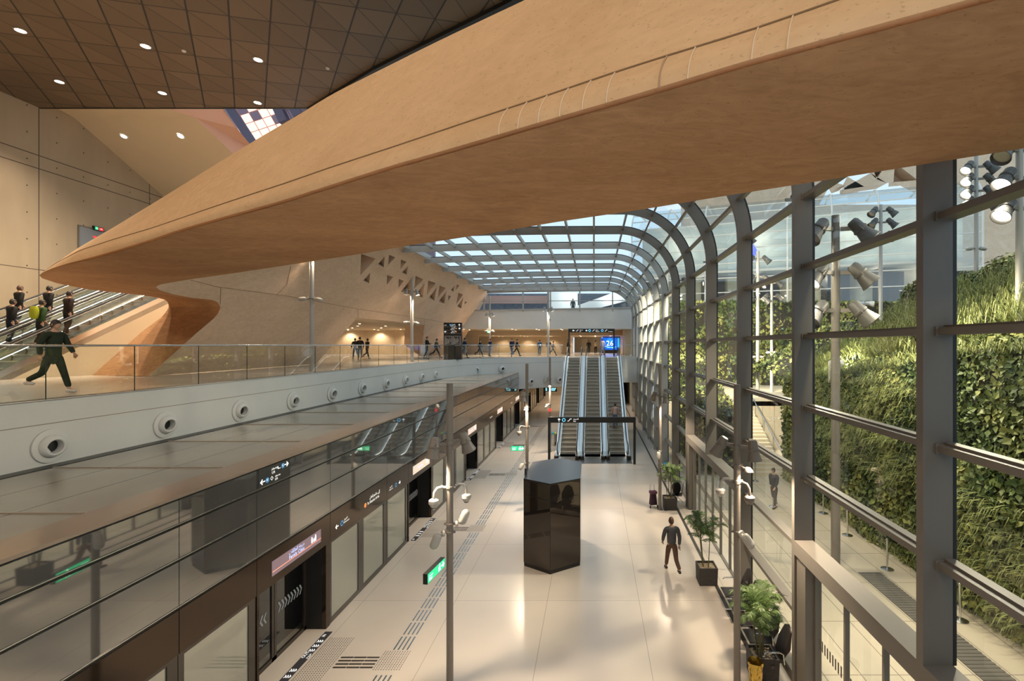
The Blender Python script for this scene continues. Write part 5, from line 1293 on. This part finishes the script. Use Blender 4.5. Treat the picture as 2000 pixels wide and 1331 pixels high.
# ================================================================== POTTED PALMS
M_POT = mat('dark_stone_planter', (.045, .042, .04), .7, noise=(14, .25, 3, (1, 1, 1))); M_LEAFP = mat('palm_leaf', (.10, .19, .05), .45, spec=.4)
t = NT(M_LEAFP); gm = t.n('ShaderNodeNewGeometry'); t.link(t.mixc(gm.outputs['Random Per Island'], (.035, .075, .02), (.16, .24, .07)), t.b.inputs['Base Color'])
M_STEM = mat('palm_stem', (.13, .12, .05), .6); M_PEB = mat('pebbles', (.42, .33, .22), .7, noise=(30, .4, 2, (1, 1, 1)))
def palm(label, x, y, w_, h, seed, nf=26, R=.7):
    r = random.Random(seed); p = thing('potted_palm', label, 'potted plant', (x, y, 0), 0, 'potted palms along the glass facade'); H = .52
    mb = MB(); a, b = w_/2, w_/2-.035
    mb.grid([[(sx*a*.94, sy*a*.94, 0) for sx, sy in ((-1, -1), (1, -1), (1, 1), (-1, 1))], [(sx*a, sy*a, H) for sx, sy in ((-1, -1), (1, -1), (1, 1), (-1, 1))], [(sx*b, sy*b, H) for sx, sy in ((-1, -1), (1, -1), (1, 1), (-1, 1))], [(sx*b, sy*b, H-.07) for sx, sy in ((-1, -1), (1, -1), (1, 1), (-1, 1))]], close=True)
    mb.build('planter', M_POT, p, local=True)
    mb = MB(); mb.box(-b, b, -b, b, H-.12, H-.06)
    for _ in range(90): 
        c = Vector((r.uniform(-b, b), r.uniform(-b, b), H-.055)); q = r.uniform(.012, .03); mb.lathe([(0, q*.6), (q*.8, q*.3), (q, 0), (0, -.005)], c, n=6)
    mb.build('pebbles', M_PEB, p, local=True)
    stems = []
    for i in range(6):
        a_ = r.uniform(0, 2*PI); x0, y0 = .10*math.cos(a_), .10*math.sin(a_); hh = r.uniform(.35, .75)*(h-.5)
        pts = [Vector((x0, y0, H-.08)), Vector((x0*1.5, y0*1.5, H+hh*.5)), Vector((x0*1.9, y0*1.9, H+hh))]
        mb = MB(); mb.tube(pts, [.016, .013, .010], 6); mb.build('stem', M_STEM, p, local=True); stems.append(pts[-1])
    for i in range(nf):
        s_ = stems[i % 6]; a_ = 2*PI*i/nf*2.4+r.uniform(-.3, .3); L = R*r.uniform(.75, 1.1); rise = (h-s_.z)*r.uniform(.6, 1.0) if i < nf*.75 else .1
        d = Vector((math.cos(a_), math.sin(a_), 0)); pts = []
        for q in range(9):
            f = q/8; pts.append(s_+d*L*f*.85+Vector((0, 0, 1))*(rise*math.sin(f*PI*.62)*1.05-.22*L*f*f*f))
        pts = [Vector((min(v.x, max(.1, 4.0-x)), v.y, v.z)) for v in pts]
        mb = MB(); mb.tube(pts, [.008]*8+[.003], 5); nl = 30
        for q in range(2, nl):
            f = q/nl; k_ = min(7, int(f*8)); u = f*8-k_; c = pts[k_].lerp(pts[k_+1], u); t_ = (pts[k_+1]-pts[k_]).normalized(); sd = t_.cross(Vector((0, 0, 1))).normalized()
            l_ = .27*L*math.sin(PI*min(1, f*.9+.14))**.6+.04
            for g_ in (-1, 1):
                e = c+(sd*g_*.75+t_*.75+Vector((0, 0, -.22-r.uniform(0, .2)))).normalized()*l_; m1 = c.lerp(e, .5)+Vector((0, 0, .02)); wv = t_*.010
                mb.add([c-wv*.4, c+wv*.4, m1+wv, e, m1-wv], [(0, 1, 2, 4), (4, 2, 3)])
        mb.build('frond', M_LEAFP, p, local=True, recalc=False)
    return p
palm('potted palm in square dark planter in front of the glass doors, middle of three', 3.42, 14.68, .56, 2.05, 3)
palm('potted palm farthest of three, beside lamp pole and shopping trolley', 3.33, 21.25, .58, 1.95, 5)
palm('potted palm nearest the camera, in front of the dark seats', 3.66, 10.5, .55, 1.88, 9, 40, .66)
gf = thing('gold_foil_pot', 'crinkled gold foil wrapped pot standing in front of the nearest palm', 'pot', (3.36, 10.05, 0))
mb = MB(); rr = random.Random(4); rows = []
for i in range(9):
    f = i/8; rows.append([Vector(((.10+.05*f)*math.cos(a)*rr.uniform(.85, 1.15), (.10+.05*f)*math.sin(a)*rr.uniform(.85, 1.15), .62*f)) for a in [2*PI*k/22 for k in range(22)]])
mb.grid(rows, close=True); mb.build('foil', mat('gold_foil', (.65, .45, .10), .22, .9), gf, local=True)
mb = MB(); foliage_pts = [(0, 0, .6)]
# ================================================================== SEATING, BINS, TROLLEY, BAG CHAIR
M_SEAT = mat('dark_seat_shell', (.022, .017, .015), .3)
def seating(label, x, y, n):
    b_ = thing('bench_seating', label, 'seating', (x, y, 0))
    for i in range(n):
        c = (i-(n-1)/2)*.66
        mb = MB(); pts = [(-.10, c-.22, .46), (.02, c-.30, .72), (.10, c-.17, 1.02), (.115, c, 1.10), (.10, c+.17, 1.02), (.02, c+.30, .72), (-.10, c+.22, .46)]
        pts = [(.10+p_[0], p_[1], p_[2]) for p_ in pts]; mb.prism(pts, (.025, 0, .01)); mb.build('backrest', M_SEAT, b_, local=True)
        mb = MB(); mb.prism([(-.50, c-.27, .44), (.02, c-.27, .43), (.02, c+.27, .43), (-.50, c+.27, .44)], (0, 0, .03)); mb.build('seat', M_SEAT, b_, local=True, bevel=.01)
    for i in range(n+1):
        c = (i-n/2)*.66; mb = MB(); mb.tube([(.0, c, .44), (-.02, c, .66), (-.10, c, .70), (-.38, c, .70), (-.42, c, .66)], .016, 6); mb.build('armrest', M_INOX, b_, local=True, smooth=50)
    mb = MB(); mb.box(-.28, -.20, -n*.33, n*.33, .34, .42); mb.build('beam', M_DARK, b_, local=True)
    for c in (-n*.25, n*.25):
        mb = MB(); mb.box(-.27, -.21, c-.03, c+.03, 0, .35); mb.box(-.45, .02, c-.03, c+.03, 0, .03); mb.build('foot', M_INOX, b_, local=True)
seating('row of four dark shell seats with steel armrests against the glass, behind the nearest palm', 4.02, 11.85, 5)
def bin_(label, x, y):
    b = thing('recycling_bin', label, 'bin', (x, y, 0), 0, 'recycling bins')
    MB().lathe([(0, 0), (.2, 0), (.22, .85), (0, .86)], n=20).build('body', M_INOX, b, local=True, smooth=40)
    for k, (c, col) in enumerate(((-.11, (.02, .25, .6)), (0, (.02, .4, .2)), (.11, (.75, .6, .05)))):
        mb = MB(); mb.box(c-.05, c+.05, -.2, .2, .86, .95); mb.build('lid', mat('bin_lid_%d' % k, col, .4), b, local=True)
bin_('steel recycling bin with blue, green and yellow lid left of the escalator foot', -2.85, 34.5); bin_('steel recycling bin with coloured lid behind the far palm beside the glass', 3.85, 25.5)
tr = thing('shopping_trolley', 'upright purple and black fabric shopping trolley beside the lamp pole', 'trolley bag', (2.62, 21.4, 0), .2)
mb = MB(); rows = [[Vector(((.16-.01*i)*sx, (.12-.006*i)*sy, .14+.11*i)) for sx, sy in ((-1, -1), (1, -1), (1, 1), (-1, 1))] for i in range(6)]; mb.grid(rows, close=True); mb.poly(rows[-1]); mb.poly(rows[0]); mb.build('bag', cloth('purple', (.055, .03, .05)), tr, local=True, bevel=.02)
mb = MB(); mb.box(-.155, .155, -.12, .12, .62, .72); mb.build('flap', cloth('plum', (.16, .07, .11)), tr, local=True)
for sx in (-1, 1):
    mb = MB(); mb.cyl((sx*.15, -.13, .07), (sx*.18, -.13, .07), .07, n=16); mb.build('wheel', M_RUB, tr, local=True)
mb = MB(); mb.tube([(-.1, .13, .1), (-.1, .15, .95), (.1, .15, .95), (.1, .13, .1)], .012, 6); mb.build('handle', M_INOX, tr, local=True)
cc = thing('folding_chair', 'folding chair holding a big black bag between the far palm and the facade', 'chair', (3.78, 21.9, 0), -.3)
mb = MB()
for sy in (-1, 1): mb.tube([(-.25, sy*.22, 0), (.22, sy*.22, .55)], .012, 6); mb.tube([(.25, sy*.22, 0), (-.22, sy*.22, .42)], .012, 6); mb.tube([(.18, sy*.22, .42), (.28, sy*.22, .95)], .012, 6)
mb.build('frame', M_INOX, cc, local=True); mb = MB(); mb.box(-.22, .22, -.22, .22, .41, .43); mb.add([(.2, -.22, .45), (.2, .22, .45), (.28, .22, .95), (.28, -.22, .95)], [(0, 1, 2, 3)]); mb.build('fabric', M_SEAT, cc, local=True)
bb = MB(); rows = []
for i in range(9):
    t_ = PI*i/8; rows.append([Vector((3.74+math.sin(t_)*math.cos(a)*.2*(1+.1*math.sin(3*a)), 21.88+math.sin(t_)*math.sin(a)*.24, .72-math.cos(t_)*.30)) for a in [2*PI*k/14 for k in range(14)]])
bb.grid(rows, close=True); o = bb.build('black_bag', cloth('blackbag', (.015, .015, .016)), smooth=60); tag(o, 'big soft black bag heaped on the folding chair behind the far palm', 'bag')
mb = MB(); c = P(1006, 0, 0)
c_ = thing('security_camera', 'small dark dome camera fixed to the white band over the concourse', 'camera', P(1072, 625, YB-.05)); q = P(1072, 625, YB)
mb = MB(); mb.lathe([(0, -.02), (.16, -.02), (.16, .05), (.11, .16), (0, .2)], q, (0, -1, -.3), 16); mb.build('housing', M_POLE, c_, smooth=40)
# ================================================================== OUTSIDE: GARDEN COURT AND BUILDING OPPOSITE
m = mat('garden_paving', (.50, .43, .33), .6); t = NT(m); x, y, z = t.xyz()
jt = t.m('MAXIMUM', t.line(y, 2.05, .02, .3), t.line(x, .82, .02, .1)); c = t.mixc(t.noise(.9, 4), (.44, .38, .29), (.56, .49, .38)); t.link(t.mixc(jt, c, (.16, .13, .10)), t.b.inputs['Base Color'])
mb = MB(); mb.box(4.75, 60, -4, 26.6, -.3, -.01); struct('floor', mb, m)
mb = MB(); mb.box(4.75, 60, 26.6, 48, -.4, -.02); mb.box(8.5, 60, 33.2, 70, 3.0, 3.3); mb.box(4.75, 60, 33.2, 33.4, 0, 3.3); struct('floor', mb, m)
mb = MB()
for i in range(20): mb.box(8.55, 10.6, 26.6+i*.33, 33.3, i*.165-.01 if i else -.01, (i+1)*.165)
o = mb.build('outdoor_stairs', mat('pale_stone', (.55, .49, .38), .6)); tag(o, 'pale stone outdoor stairs rising between planted banks beyond the glass', 'stairs')
for i, (x, s_) in enumerate(((10.55, 1), (8.6, 0))):
    h = thing('stair_handrail', 'thin steel handrail on the %s side of the outdoor stairs' % ('planted right', 'left')[i], 'handrail', (x, 27, 0))
    mb = MB(); mb.tube([(x, 26.3, .95), (x, 27, 1.1), (x, 33.2, 4.2), (x, 33.9, 4.25)], .03, 8); mb.build('rail', M_INOX, h)
    mb = MB()
    for q in range(5): mb.cyl((x, 26.9+q*1.55, q*.775), (x, 26.9+q*1.55, 1.05+q*.775), .02, n=8)
    mb.build('posts', M_INOX, h)
GR = mat('leaf_green', (.10, .17, .03), .5, spec=.3); t = NT(GR)
gm = t.n('ShaderNodeNewGeometry'); n1 = t.noise(.55, 3); n2 = t.noise(.16, 2)
rp = t.n('ShaderNodeMapRange'); rp.inputs['From Min'].default_value = .42; rp.inputs['From Max'].default_value = .6; t.link(n1, rp.inputs['Value'])
c1 = t.mixc(gm.outputs['Random Per Island'], (.025, .05, .016), (.10, .135, .04)); c2 = t.mixc(gm.outputs['Random Per Island'], (.12, .16, .045), (.37, .36, .12))
t.link(t.mixc(rp.outputs[0], c1, c2), t.b.inputs['Base Color'])
GG = mat('grass_green', (.3, .4, .1), .5, spec=.3); t = NT(GG); gm = t.n('ShaderNodeNewGeometry')
t.link(t.mixc(gm.outputs['Random Per Island'], (.12, .16, .055), (.34, .36, .14)), t.b.inputs['Base Color'])
SOIL = mat('dark_soil_mat', (.018, .016, .010), .9)
rnd = random.Random(11)
def foliage(mb, rows, dens, size, jit=.06):
    """scatter folded leaves over a surface given as rows of points"""
    for r0, r1 in zip(rows, rows[1:]):
        for i in range(len(r0)-1):
            a, b, c_, d = Vector(r0[i]), Vector(r0[i+1]), Vector(r1[i+1]), Vector(r1[i])
            n = (b-a).cross(d-a); A = n.length
            if A < 1e-6: continue
            n.normalize(); cnt = A*dens; k_ = int(cnt)+(rnd.random() < cnt-int(cnt))
            for _ in range(k_):
                u, v = rnd.random(), rnd.random()
                p = a*(1-u)*(1-v)+b*u*(1-v)+c_*u*v+d*(1-u)*v+n*rnd.uniform(-.2, 1)*jit
                nn = (n+Vector((rnd.gauss(0, .55), rnd.gauss(0, .55), rnd.gauss(.25, .5)))).normalized()
                t_ = nn.cross(Vector((rnd.gauss(0, 1), rnd.gauss(0, 1), rnd.gauss(0, .4)))).normalized(); s_ = nn.cross(t_); L = size*rnd.uniform(.6, 1.3); W = L*rnd.uniform(.3, .5)
                mb.add([p, p+t_*L*.45+s_*W+nn*L*.12, p+t_*L, p+t_*L*.45-s_*W+nn*L*.12], [(0, 1, 2), (0, 2, 3)])
def grass(mb, pts, n, L, out):
    for p in pts:
        for _ in range(n):
            q = Vector(p)+Vector((rnd.gauss(0, .12), rnd.gauss(0, .16), rnd.gauss(0, .06))); d = Vector((rnd.gauss(0, .5), rnd.gauss(0, .5), rnd.uniform(.4, 1.1)))+Vector(out)
            d.normalize(); l_ = L*rnd.uniform(.6, 1.2); s_ = d.cross(Vector((0, 0, 1)))
            s_ = s_.normalized()*.012*max(1, L*1.5) if s_.length > .01 else Vector((.012, 0, 0))
            m1 = q+d*l_*.5; m2 = q+d*l_*.85+Vector((0, 0, -l_*.12))+Vector(out)*l_*.15; m3 = m2+Vector((out[0]*.2*l_, out[1]*.2*l_, -l_*.35))
            mb.add([q-s_, q+s_, m1+s_, m1-s_, m2+s_*.7, m2-s_*.7, m3], [(0, 1, 2, 3), (3, 2, 4, 5), (5, 4, 6)])
def soil(rows, name, label, off=(.0, 0, 0)):
    mb = MB(); mb.grid(rows); o = mb.build(name, SOIL, smooth=30, recalc=False); return o
def h1(y): return 7.1 if y < 13 else 7.1-.15*(y-13) if y < 17 else max(4.6, 6.5-.13*(y-17))
rows = []
ny = 50
for i in range(ny+1):
    y = -2+i*(28.2/ny); h = h1(y); w_ = .25*math.sin(y*1.3)+.12*math.sin(y*3.1)
    rows.append([Vector(p) for p in [(10.3+w_*.3, y, 0), (10.25+w_*.6, y, h*.3), (10.35-w_*.5, y, h*.65), (10.4, y, h-.25), (10.7, y, h+.05), (12.2+w_, y, h+.5), (13.8, y, h+1.1+w_), (14.6, y, h+2.1), (16, y, h+2.6+w_), (16.8, y, 10.0+w_), (17.8, y, 10.7+w_), (26, y, 11.2), (26, y, 11.0)]])
base = soil(rows, 'planted_terrace', ''); tag(base, 'dark planted terrace bank carrying the ivy and grasses right of the garden path', 'planter')
mbn = MB(); foliage(mbn, [r[:5] for r in rows[8:]], 240, .19, .12); o = mbn.build('ivy', GR, recalc=False); tag(o, 'dense broad-leaved ivy covering the tall lower green wall beside the path', 'ivy', kind='stuff')
mbn = MB(); foliage(mbn, [r[4:11] for r in rows[10:]], 110, .22, .18); o = mbn.build('shrub_cover', GR, recalc=False); tag(o, 'leafy ground cover on the upper slopes of the planted terrace', 'shrubs', kind='stuff')
mbn = MB()
pts = [(10.35, 6+q*.17, h1(6+q*.17)-.05) for q in range(118)]; grass(mbn, pts, 14, .5, (-.5, 0, 0))
pts = [(10.2, rnd.uniform(15, 21), rnd.uniform(2.5, 6.2)) for _ in range(170)]+[(10.25, rnd.uniform(8.5, 14.5), rnd.uniform(.4, 3.2)) for _ in range(110)]; grass(mbn, pts, 12, .65, (-.9, 0, -.2))
pts = [(10.3, 8+q*.2, .15) for q in range(90)]; grass(mbn, pts, 7, .45, (-.7, 0, .1))
pts = [(rnd.uniform(11, 17), rnd.uniform(12, 26), 0) for _ in range(520)]
pts = [(a, b, h1(b)+(a-10.5)*.62+.1) for a, b, _ in pts]; grass(mbn, pts, 12, .7, (-.5, -.2, .1))
o = mbn.build('ornamental_grass', GG, recalc=False); tag(o, 'tufts of arching ornamental grass hanging over the ledges of the green wall', 'grass', kind='stuff')
# end of terrace right of stairs, and bank left of the stairs
r2 = []
for i in range(9):
    f = i/8; x = 10.75+f*6; r2.append([Vector((x, 26.2+.3*math.sin(i), 0)), Vector((x-.1, 26.9, 2.2)), Vector((x, 27.3, h1(26)+f*3.0-.2)), Vector((x+.2, 30, h1(26)+f*3+.6)), Vector((x+.5, 36, h1(26)+f*3.3))])
    r2[-1] = [Vector((q.x, q.y, q.z)) for q in r2[-1]]
soil(r2, 'planted_bank', ''); tag(COL.objects[-1] if False else bpy.data.objects['planted_bank'], 'leafy bank at the end of the terrace beside the outdoor stairs', 'planter')
mbn = MB(); foliage(mbn, r2, 90, .26, .2)
r3 = []
for i in range(13):
    y = 27+i*1.6; top_ = 3.2+min(3, i*.55)
    r3.append([Vector((8.55, y, 0)), Vector((8.5, y, top_*.8)), Vector((8.1, y, top_)), Vector((6.4, y, top_+.1)), Vector((5.9, y, top_*.8)), Vector((5.8, y, 0))])
r3 = [[Vector((p.x, 26.6, p.z*.2)) for p in r3[0]]]+r3
soil(r3, 'planted_bank', ''); tag(bpy.data.objects['planted_bank.001'], 'leafy bank between the glass facade and the outdoor stairs', 'planter'); foliage(mbn, r3, 80, .24, .2)
o = mbn.build('shrub_cover', GR, recalc=False); tag(o, 'bushy leaves on the two banks either side of the outdoor stairs', 'shrubs', kind='stuff')
# tall green wall across the far end of the court
r4 = []
for i in range(25):
    x = 5.2+i*1.5; w_ = .4*math.sin(i*1.1); r4.append([Vector((x, 46.2+w_, 3.3)), Vector((x, 46.3+w_*.4, 6)), Vector((x, 46.6-w_, 8.6)), Vector((x, 46.4, 11.2)), Vector((x, 50, 11.35))])
soil(r4, 'green_wall_backing', ''); tag(bpy.data.objects['green_wall_backing'], 'dark backing of the far green wall across the garden court', 'planter')
mbn = MB(); foliage(mbn, r4, 75, .36, .3); o = mbn.build('climbing_plants', GR, recalc=False); tag(o, 'sunlit climbing plants covering the far green wall across the court', 'climbing plants', kind='stuff')
# ---------------- building opposite with its curved glass front
ob = thing('glass_building', 'long opposite building with curved glass front and white mullions above the far green wall', 'building', (22, 52, 11.3))
Abl, Bbl = Vector((4.5, 57.2, 0)), Vector((36.6, 45.5, 0)); D_ = (Bbl-Abl).normalized(); Nn = Vector((D_.y, -D_.x, 0)); 
if Nn.y > 0: Nn = -Nn
LB = (Bbl-Abl).length
def prof_b(a):       # 0..1 along facade then round the top
    if a <= 0: return (0, 11.3)
    return None
pr = [(0, 11.3), (0, 13), (0, 14.6), (0, 16.2), (0, 17.8), (0, 19.4), (0, 20.6)]+[(2.8*(1-math.cos(q*PI/16)), 20.6+2.8*math.sin(q*PI/16)) for q in range(1, 9)]+[(7, 23.5)]
def bp(s, i, out=0): return Abl+D_*s-Nn*(pr[i][0]-out)+Vector((0, 0, pr[i][1]))
mb = MB(); mb.grid([[bp(s, i) for s in (0, LB)] for i in range(len(pr))]); mb.build('glass_front', glass('opposite_glass', (.80, .90, .95), .16, .9), ob, smooth=40, recalc=False)
for s in [LB*q/8 for q in range(9)]:
    mb = MB(); mb.tube([bp(s, i, .05) for i in range(len(pr))], .09, 6); mb.build('mullion', M_WHITE, ob)
for i in (0, 1, 2, 3, 4, 5, 6, 8, 10):
    mb = MB(); mb.tube([bp(0, i, .05), bp(LB, i, .05)], .06, 6); mb.build('transom', M_WHITE, ob)
mb = MB(); a, b = Abl-Nn*5, Bbl-Nn*5
mb.add([a+Vector((0, 0, 11.3)), b+Vector((0, 0, 11.3)), b+Vector((0, 0, 22)), a+Vector((0, 0, 22))], [(0, 1, 2, 3)]); mb.build('inner_wall', mat('inner_cream', (.52, .50, .42), .6, noise=(.25, .25, 2, (1, 1, 2))), ob, recalc=False)
mb = MB()
for z_ in (11.2, 15.2): mb.prism([Abl+Vector((0, 0, z_)), Bbl+Vector((0, 0, z_)), Bbl-Nn*5+Vector((0, 0, z_)), Abl-Nn*5+Vector((0, 0, z_))], (0, 0, .25))
mb.build('floor_slab', M_WHITE, ob)
mb = MB()
for s in (2, 9, 15, 22, 27): mb.obox(Abl+D_*s-Nn*3+Vector((0, 0, 13.2)), (2.4, 1.5, 3.2)); 
mb.build('dark_shopfronts', mat('inner_dark', (.05, .05, .055), .4), ob)
mb = MB(); mb.add([P(1471, 476, 50.6), P(1483, 497, 50.6), P(1470, 500, 50.6)], [(0, 1, 2)]); mb.add([P(1462, 500, 50.6), P(1472, 497, 50.6), P(1434, 520, 50.6)], [(0, 1, 2)]); mb.build('blue_light_panel', mat('blue_light', (.1, .1, 1), .4, emis=1.5, ecol=(.05, .1, 1)), ob, recalc=False)
for s in (3, 8, 14, 20, 26, 31): point('lamp_light', Abl+D_*s-Nn*2.5+Vector((0, 0, 14.4)), 160, WARM, .3)  # added fill points inside the building, no fittings modelled
for s in (5, 14, 24, 31): point('lamp_light', Abl+D_*s-Nn*2.8+Vector((0, 0, 19.5)), 260, (1, .92, .8), .3)  # higher row of added fill points, also without fittings
# sand coloured upper volume with triangular openings
uv = thing('stone_building', 'sand coloured building volume with triangular openings above the opposite glass building', 'building', (25, 64, 20))
O_ = [P(-0+1330, 600, 66), P(2600, 600, 66), P(2600, -500, 66), P(1330, -500, 66)]
H_ = []
for q in ("1700,338,1732,358,1640,372", "1748,318,1792,352,1745,356", "1706,332,1728,326,1712,350", "1655,345,1690,366,1648,372", "1625,355,1650,362,1632,368"):
    q = [float(v) for v in q.split(',')]; H_.append([P(q[i], q[i+1], 66) for i in (0, 2, 4)])
def tess_xz(outer, holes):
    f = lambda p: Vector((p.x, p.z, 0)); ar = lambda l: sum(l[i].x*l[(i+1) % len(l)].y-l[(i+1) % len(l)].x*l[i].y for i in range(len(l)))/2
    L = list(outer); o2 = [f(p) for p in L]
    if ar(o2) < 0: o2.reverse(); L.reverse()
    lo = [o2]
    for h in holes:
        h2 = [f(p) for p in h]; h3 = list(h)
        if ar(h2) > 0: h2.reverse(); h3.reverse()
        lo.append(h2); L += h3
    return L, tessellate_polygon(lo)
IN_ = [P(1600, 400, 66), P(1830, 400, 66), P(1830, 300, 66), P(1600, 300, 66)]
mb = MB(); vs, fs = tess_xz(IN_, H_); mb.add(vs, fs)
for x0_, x1_, y0_, y1_ in ((1330, 1600, -500, 620), (1830, 2600, -500, 620), (1600, 1830, -500, 300), (1600, 1830, 400, 620)): mb.poly([P(x0_, y1_, 66), P(x1_, y1_, 66), P(x1_, y0_, 66), P(x0_, y0_, 66)])
for h in H_:
    cen = sum(h, Vector())/3; hb = [cen+(p-cen)*.8+Vector((.6, 2.5, 0)) for p in h]
    for i in range(3): mb.add([h[i], h[(i+1) % 3], hb[(i+1) % 3], hb[i]], [(0, 1, 2, 3)])
    mb.poly(hb)
mb.build('stone_face', M_WALL, uv, recalc=False)
# ---------------- masts outside
def mast(label, x, y, z0, top, r, s, levels, power=0, cams=()):
    p = thing('floodlight_mast', label, 'lamp mast', (x, y, z0), 0, 'floodlight masts in the garden court')
    mb = MB(); mb.cyl((x, y, z0), (x, y, top), r, r*.9, 18); mb.build('pole', M_POLEL if s < 2.0 else M_STEEL, p, smooth=40)
    for z, lit in levels:
        for az in (200, -20):
            q, d = flood(p, (x+math.cos(R45(az))*r, y+math.sin(R45(az))*r, z), R45(az), .75, s, lit, mat('dark_mast_fitting', (.07, .068, .064), .5))
            if lit and power: spot('lamp_light', q+d*.1, q+d*4, power, 120, (1, .86, .62), .15, .6, p)
    for z in cams:
        for az in (180, 0): capsule(p, (x, y, z), R45(az), .1, 1.5)
    return p
mast('big dark floodlight mast close outside the facade, its middle lamp shining to the right', 7.75, 15.5, 0, 11.35,   .14, 2.0, [(10.9, False), (9.5, True), (8.3, False)], 1500)
mast('slim mast with three tiers of blazing floodlights above the upper planting, against the stone building', 17.4, 22, 9.4, 15.8, .09, 1.5, [(15.3, True), (14.75, True), (14.2, True), (13.7, True)], 260, (11.6,))
mast('pale floodlight mast at the right edge of the picture in front of the upper planting', 12.5, 14.2, 7.6, 13.6, .10, 1.7, [(12.9, False), (12.1, True), (11.2, True)], 700)
mast('slim mast with unlit white floodlights standing in the middle bay behind the shrubs', 17.8, 30, 8.5, 15.9, .11, 1.6, [(15.5, False), (14.8, False), (14.0, False)])
mast('slim mast left of the stairs before the far green wall, first of two', 12.2, 36, 3.3, 14.2, .13, 1.6, [(13.6, False), (12.2, False), (10.6, False)], 0, (6.3,))
mast('slim mast before the far green wall, right one of two', 14.7, 40, 3.3, 12.8, .12, 1.6, [(12.3, True), (11.2, True)], 300, (6.6,))
def garden_flood(label, x, y, z0, h, power, az, lit=True):
    p = thing('garden_floodlight', label, 'garden light', (x, y, z0), 0, 'low floodlights between the plants')
    mb = MB(); mb.cyl((x, y, z0), (x, y, z0+h), .06, n=12); mb.build('post', M_WHITE, p)
    for a in az:
        a = R45(a); d = Vector((math.cos(a), math.sin(a), -.12)).normalized(); c = Vector((x, y, z0+h-.05))+d*.1
        mb = MB(); mb.lathe([(0, -.05), (.10, -.05), (.13, .15), (.18, .42), (.17, .42), (.11, .2)], c, d, 16); f = mb.build('lamp_head', M_WHITE, p, smooth=40)
        l = MB(); l.lathe([(0, .3), (.14, .3)], c, d, 14); l.build('lens', M_LAMP if lit else M_INOXD, f)
        if power: spot('lamp_light', c+d*.5, c+d*3, power, 130, (1, .88, .62), .12, .7, p)
garden_flood('pair of low floodlights on a post glaring over the lower ledge', 10.0, 20.5, 5.6, .9, 500, (0, 40))
garden_flood('single low floodlight glaring like a star before the far green wall', 14.0, 38, 3.3, 2.4, 1400, (90,))
garden_flood('white low floodlight post on the slope beside the handrail, unlit', 16.5, 29.5, 8.3, 1.5, 0, (200, -20), False)
# stanchions along the path
st = None
for i, (px, py) in enumerate(((1655, 1046), (1733, 1112), (1608, 1003), (1875, 1212), (1510, 990), (1475, 940))):
    Y = 7.2*F/(py-674); X = (px-1160)/F*Y; lab = 'steel stanchion on the garden path, '+['third from the facade mast', 'in the wide bay beside the grating', 'next to the dark mast', 'at the foot of the ivy in the right bay', 'near the stairs', 'farthest along the path'][i]
    if st is None:
        st = thing('stanchion', lab, 'stanchion', (X, Y, -.01), 0, 'stanchions on the garden path')
        MB().cyl((0, 0, 0), (0, 0, .95), .03, n=12).lathe([(0, 1.0), (.04, .98), (.045, .93), (.03, .92)], n=12).build('post', M_INOX, st, local=True, smooth=40); MB().lathe([(.19, 0), (.19, .02), (.12, .05), (.03, .07)], n=20).build('foot', M_INOX, st, local=True, smooth=50)
    else: dup(st, (X, Y, -.01), None, lab)
mb = MB()
for i in range(60): mb.box(8.35, 9.05, 7.5+i*.13, 7.5+i*.13+.07, -.01, .012)
mb.box(8.35, 9.05, 7.5, 15.3, -.01, .002); o = mb.build('floor_grating', mat('grating_grey', (.13, .12, .105), .5)); tag(o, 'long dark grating let into the garden path beside the ivy', 'grating')
for (x_, y_, p_) in ((10, 8, 5200), (8, 22, 5200), (14, 40, 6000)):
    pass
# court lighting: floodlights added along the station eaves to brighten the planting
el = thing('added_floodlights', 'added row of floodlights under the outer eaves lighting the planted terrace', 'floodlights', (4.9, 14, EYE+3.6))
for i, (y_, tx, ty, tz) in enumerate(((8, 10.4, 11, 3), (12, 10.4, 14, 4), (16, 11, 18, 5), (21, 12, 23, 6), (27, 12, 36, 6), (33, 14, 46, 7.5))):
    f_, d_ = flood(el, (4.75, y_, EYE+3.6), 0, .6, 1.2, True, M_STEEL)
    spot('lamp_light', Vector((5.1, y_, EYE+3.3)), (tx, ty, tz), 1300 if i < 4 else 15000, 105, (1, .88, .64), .25, .6, el)
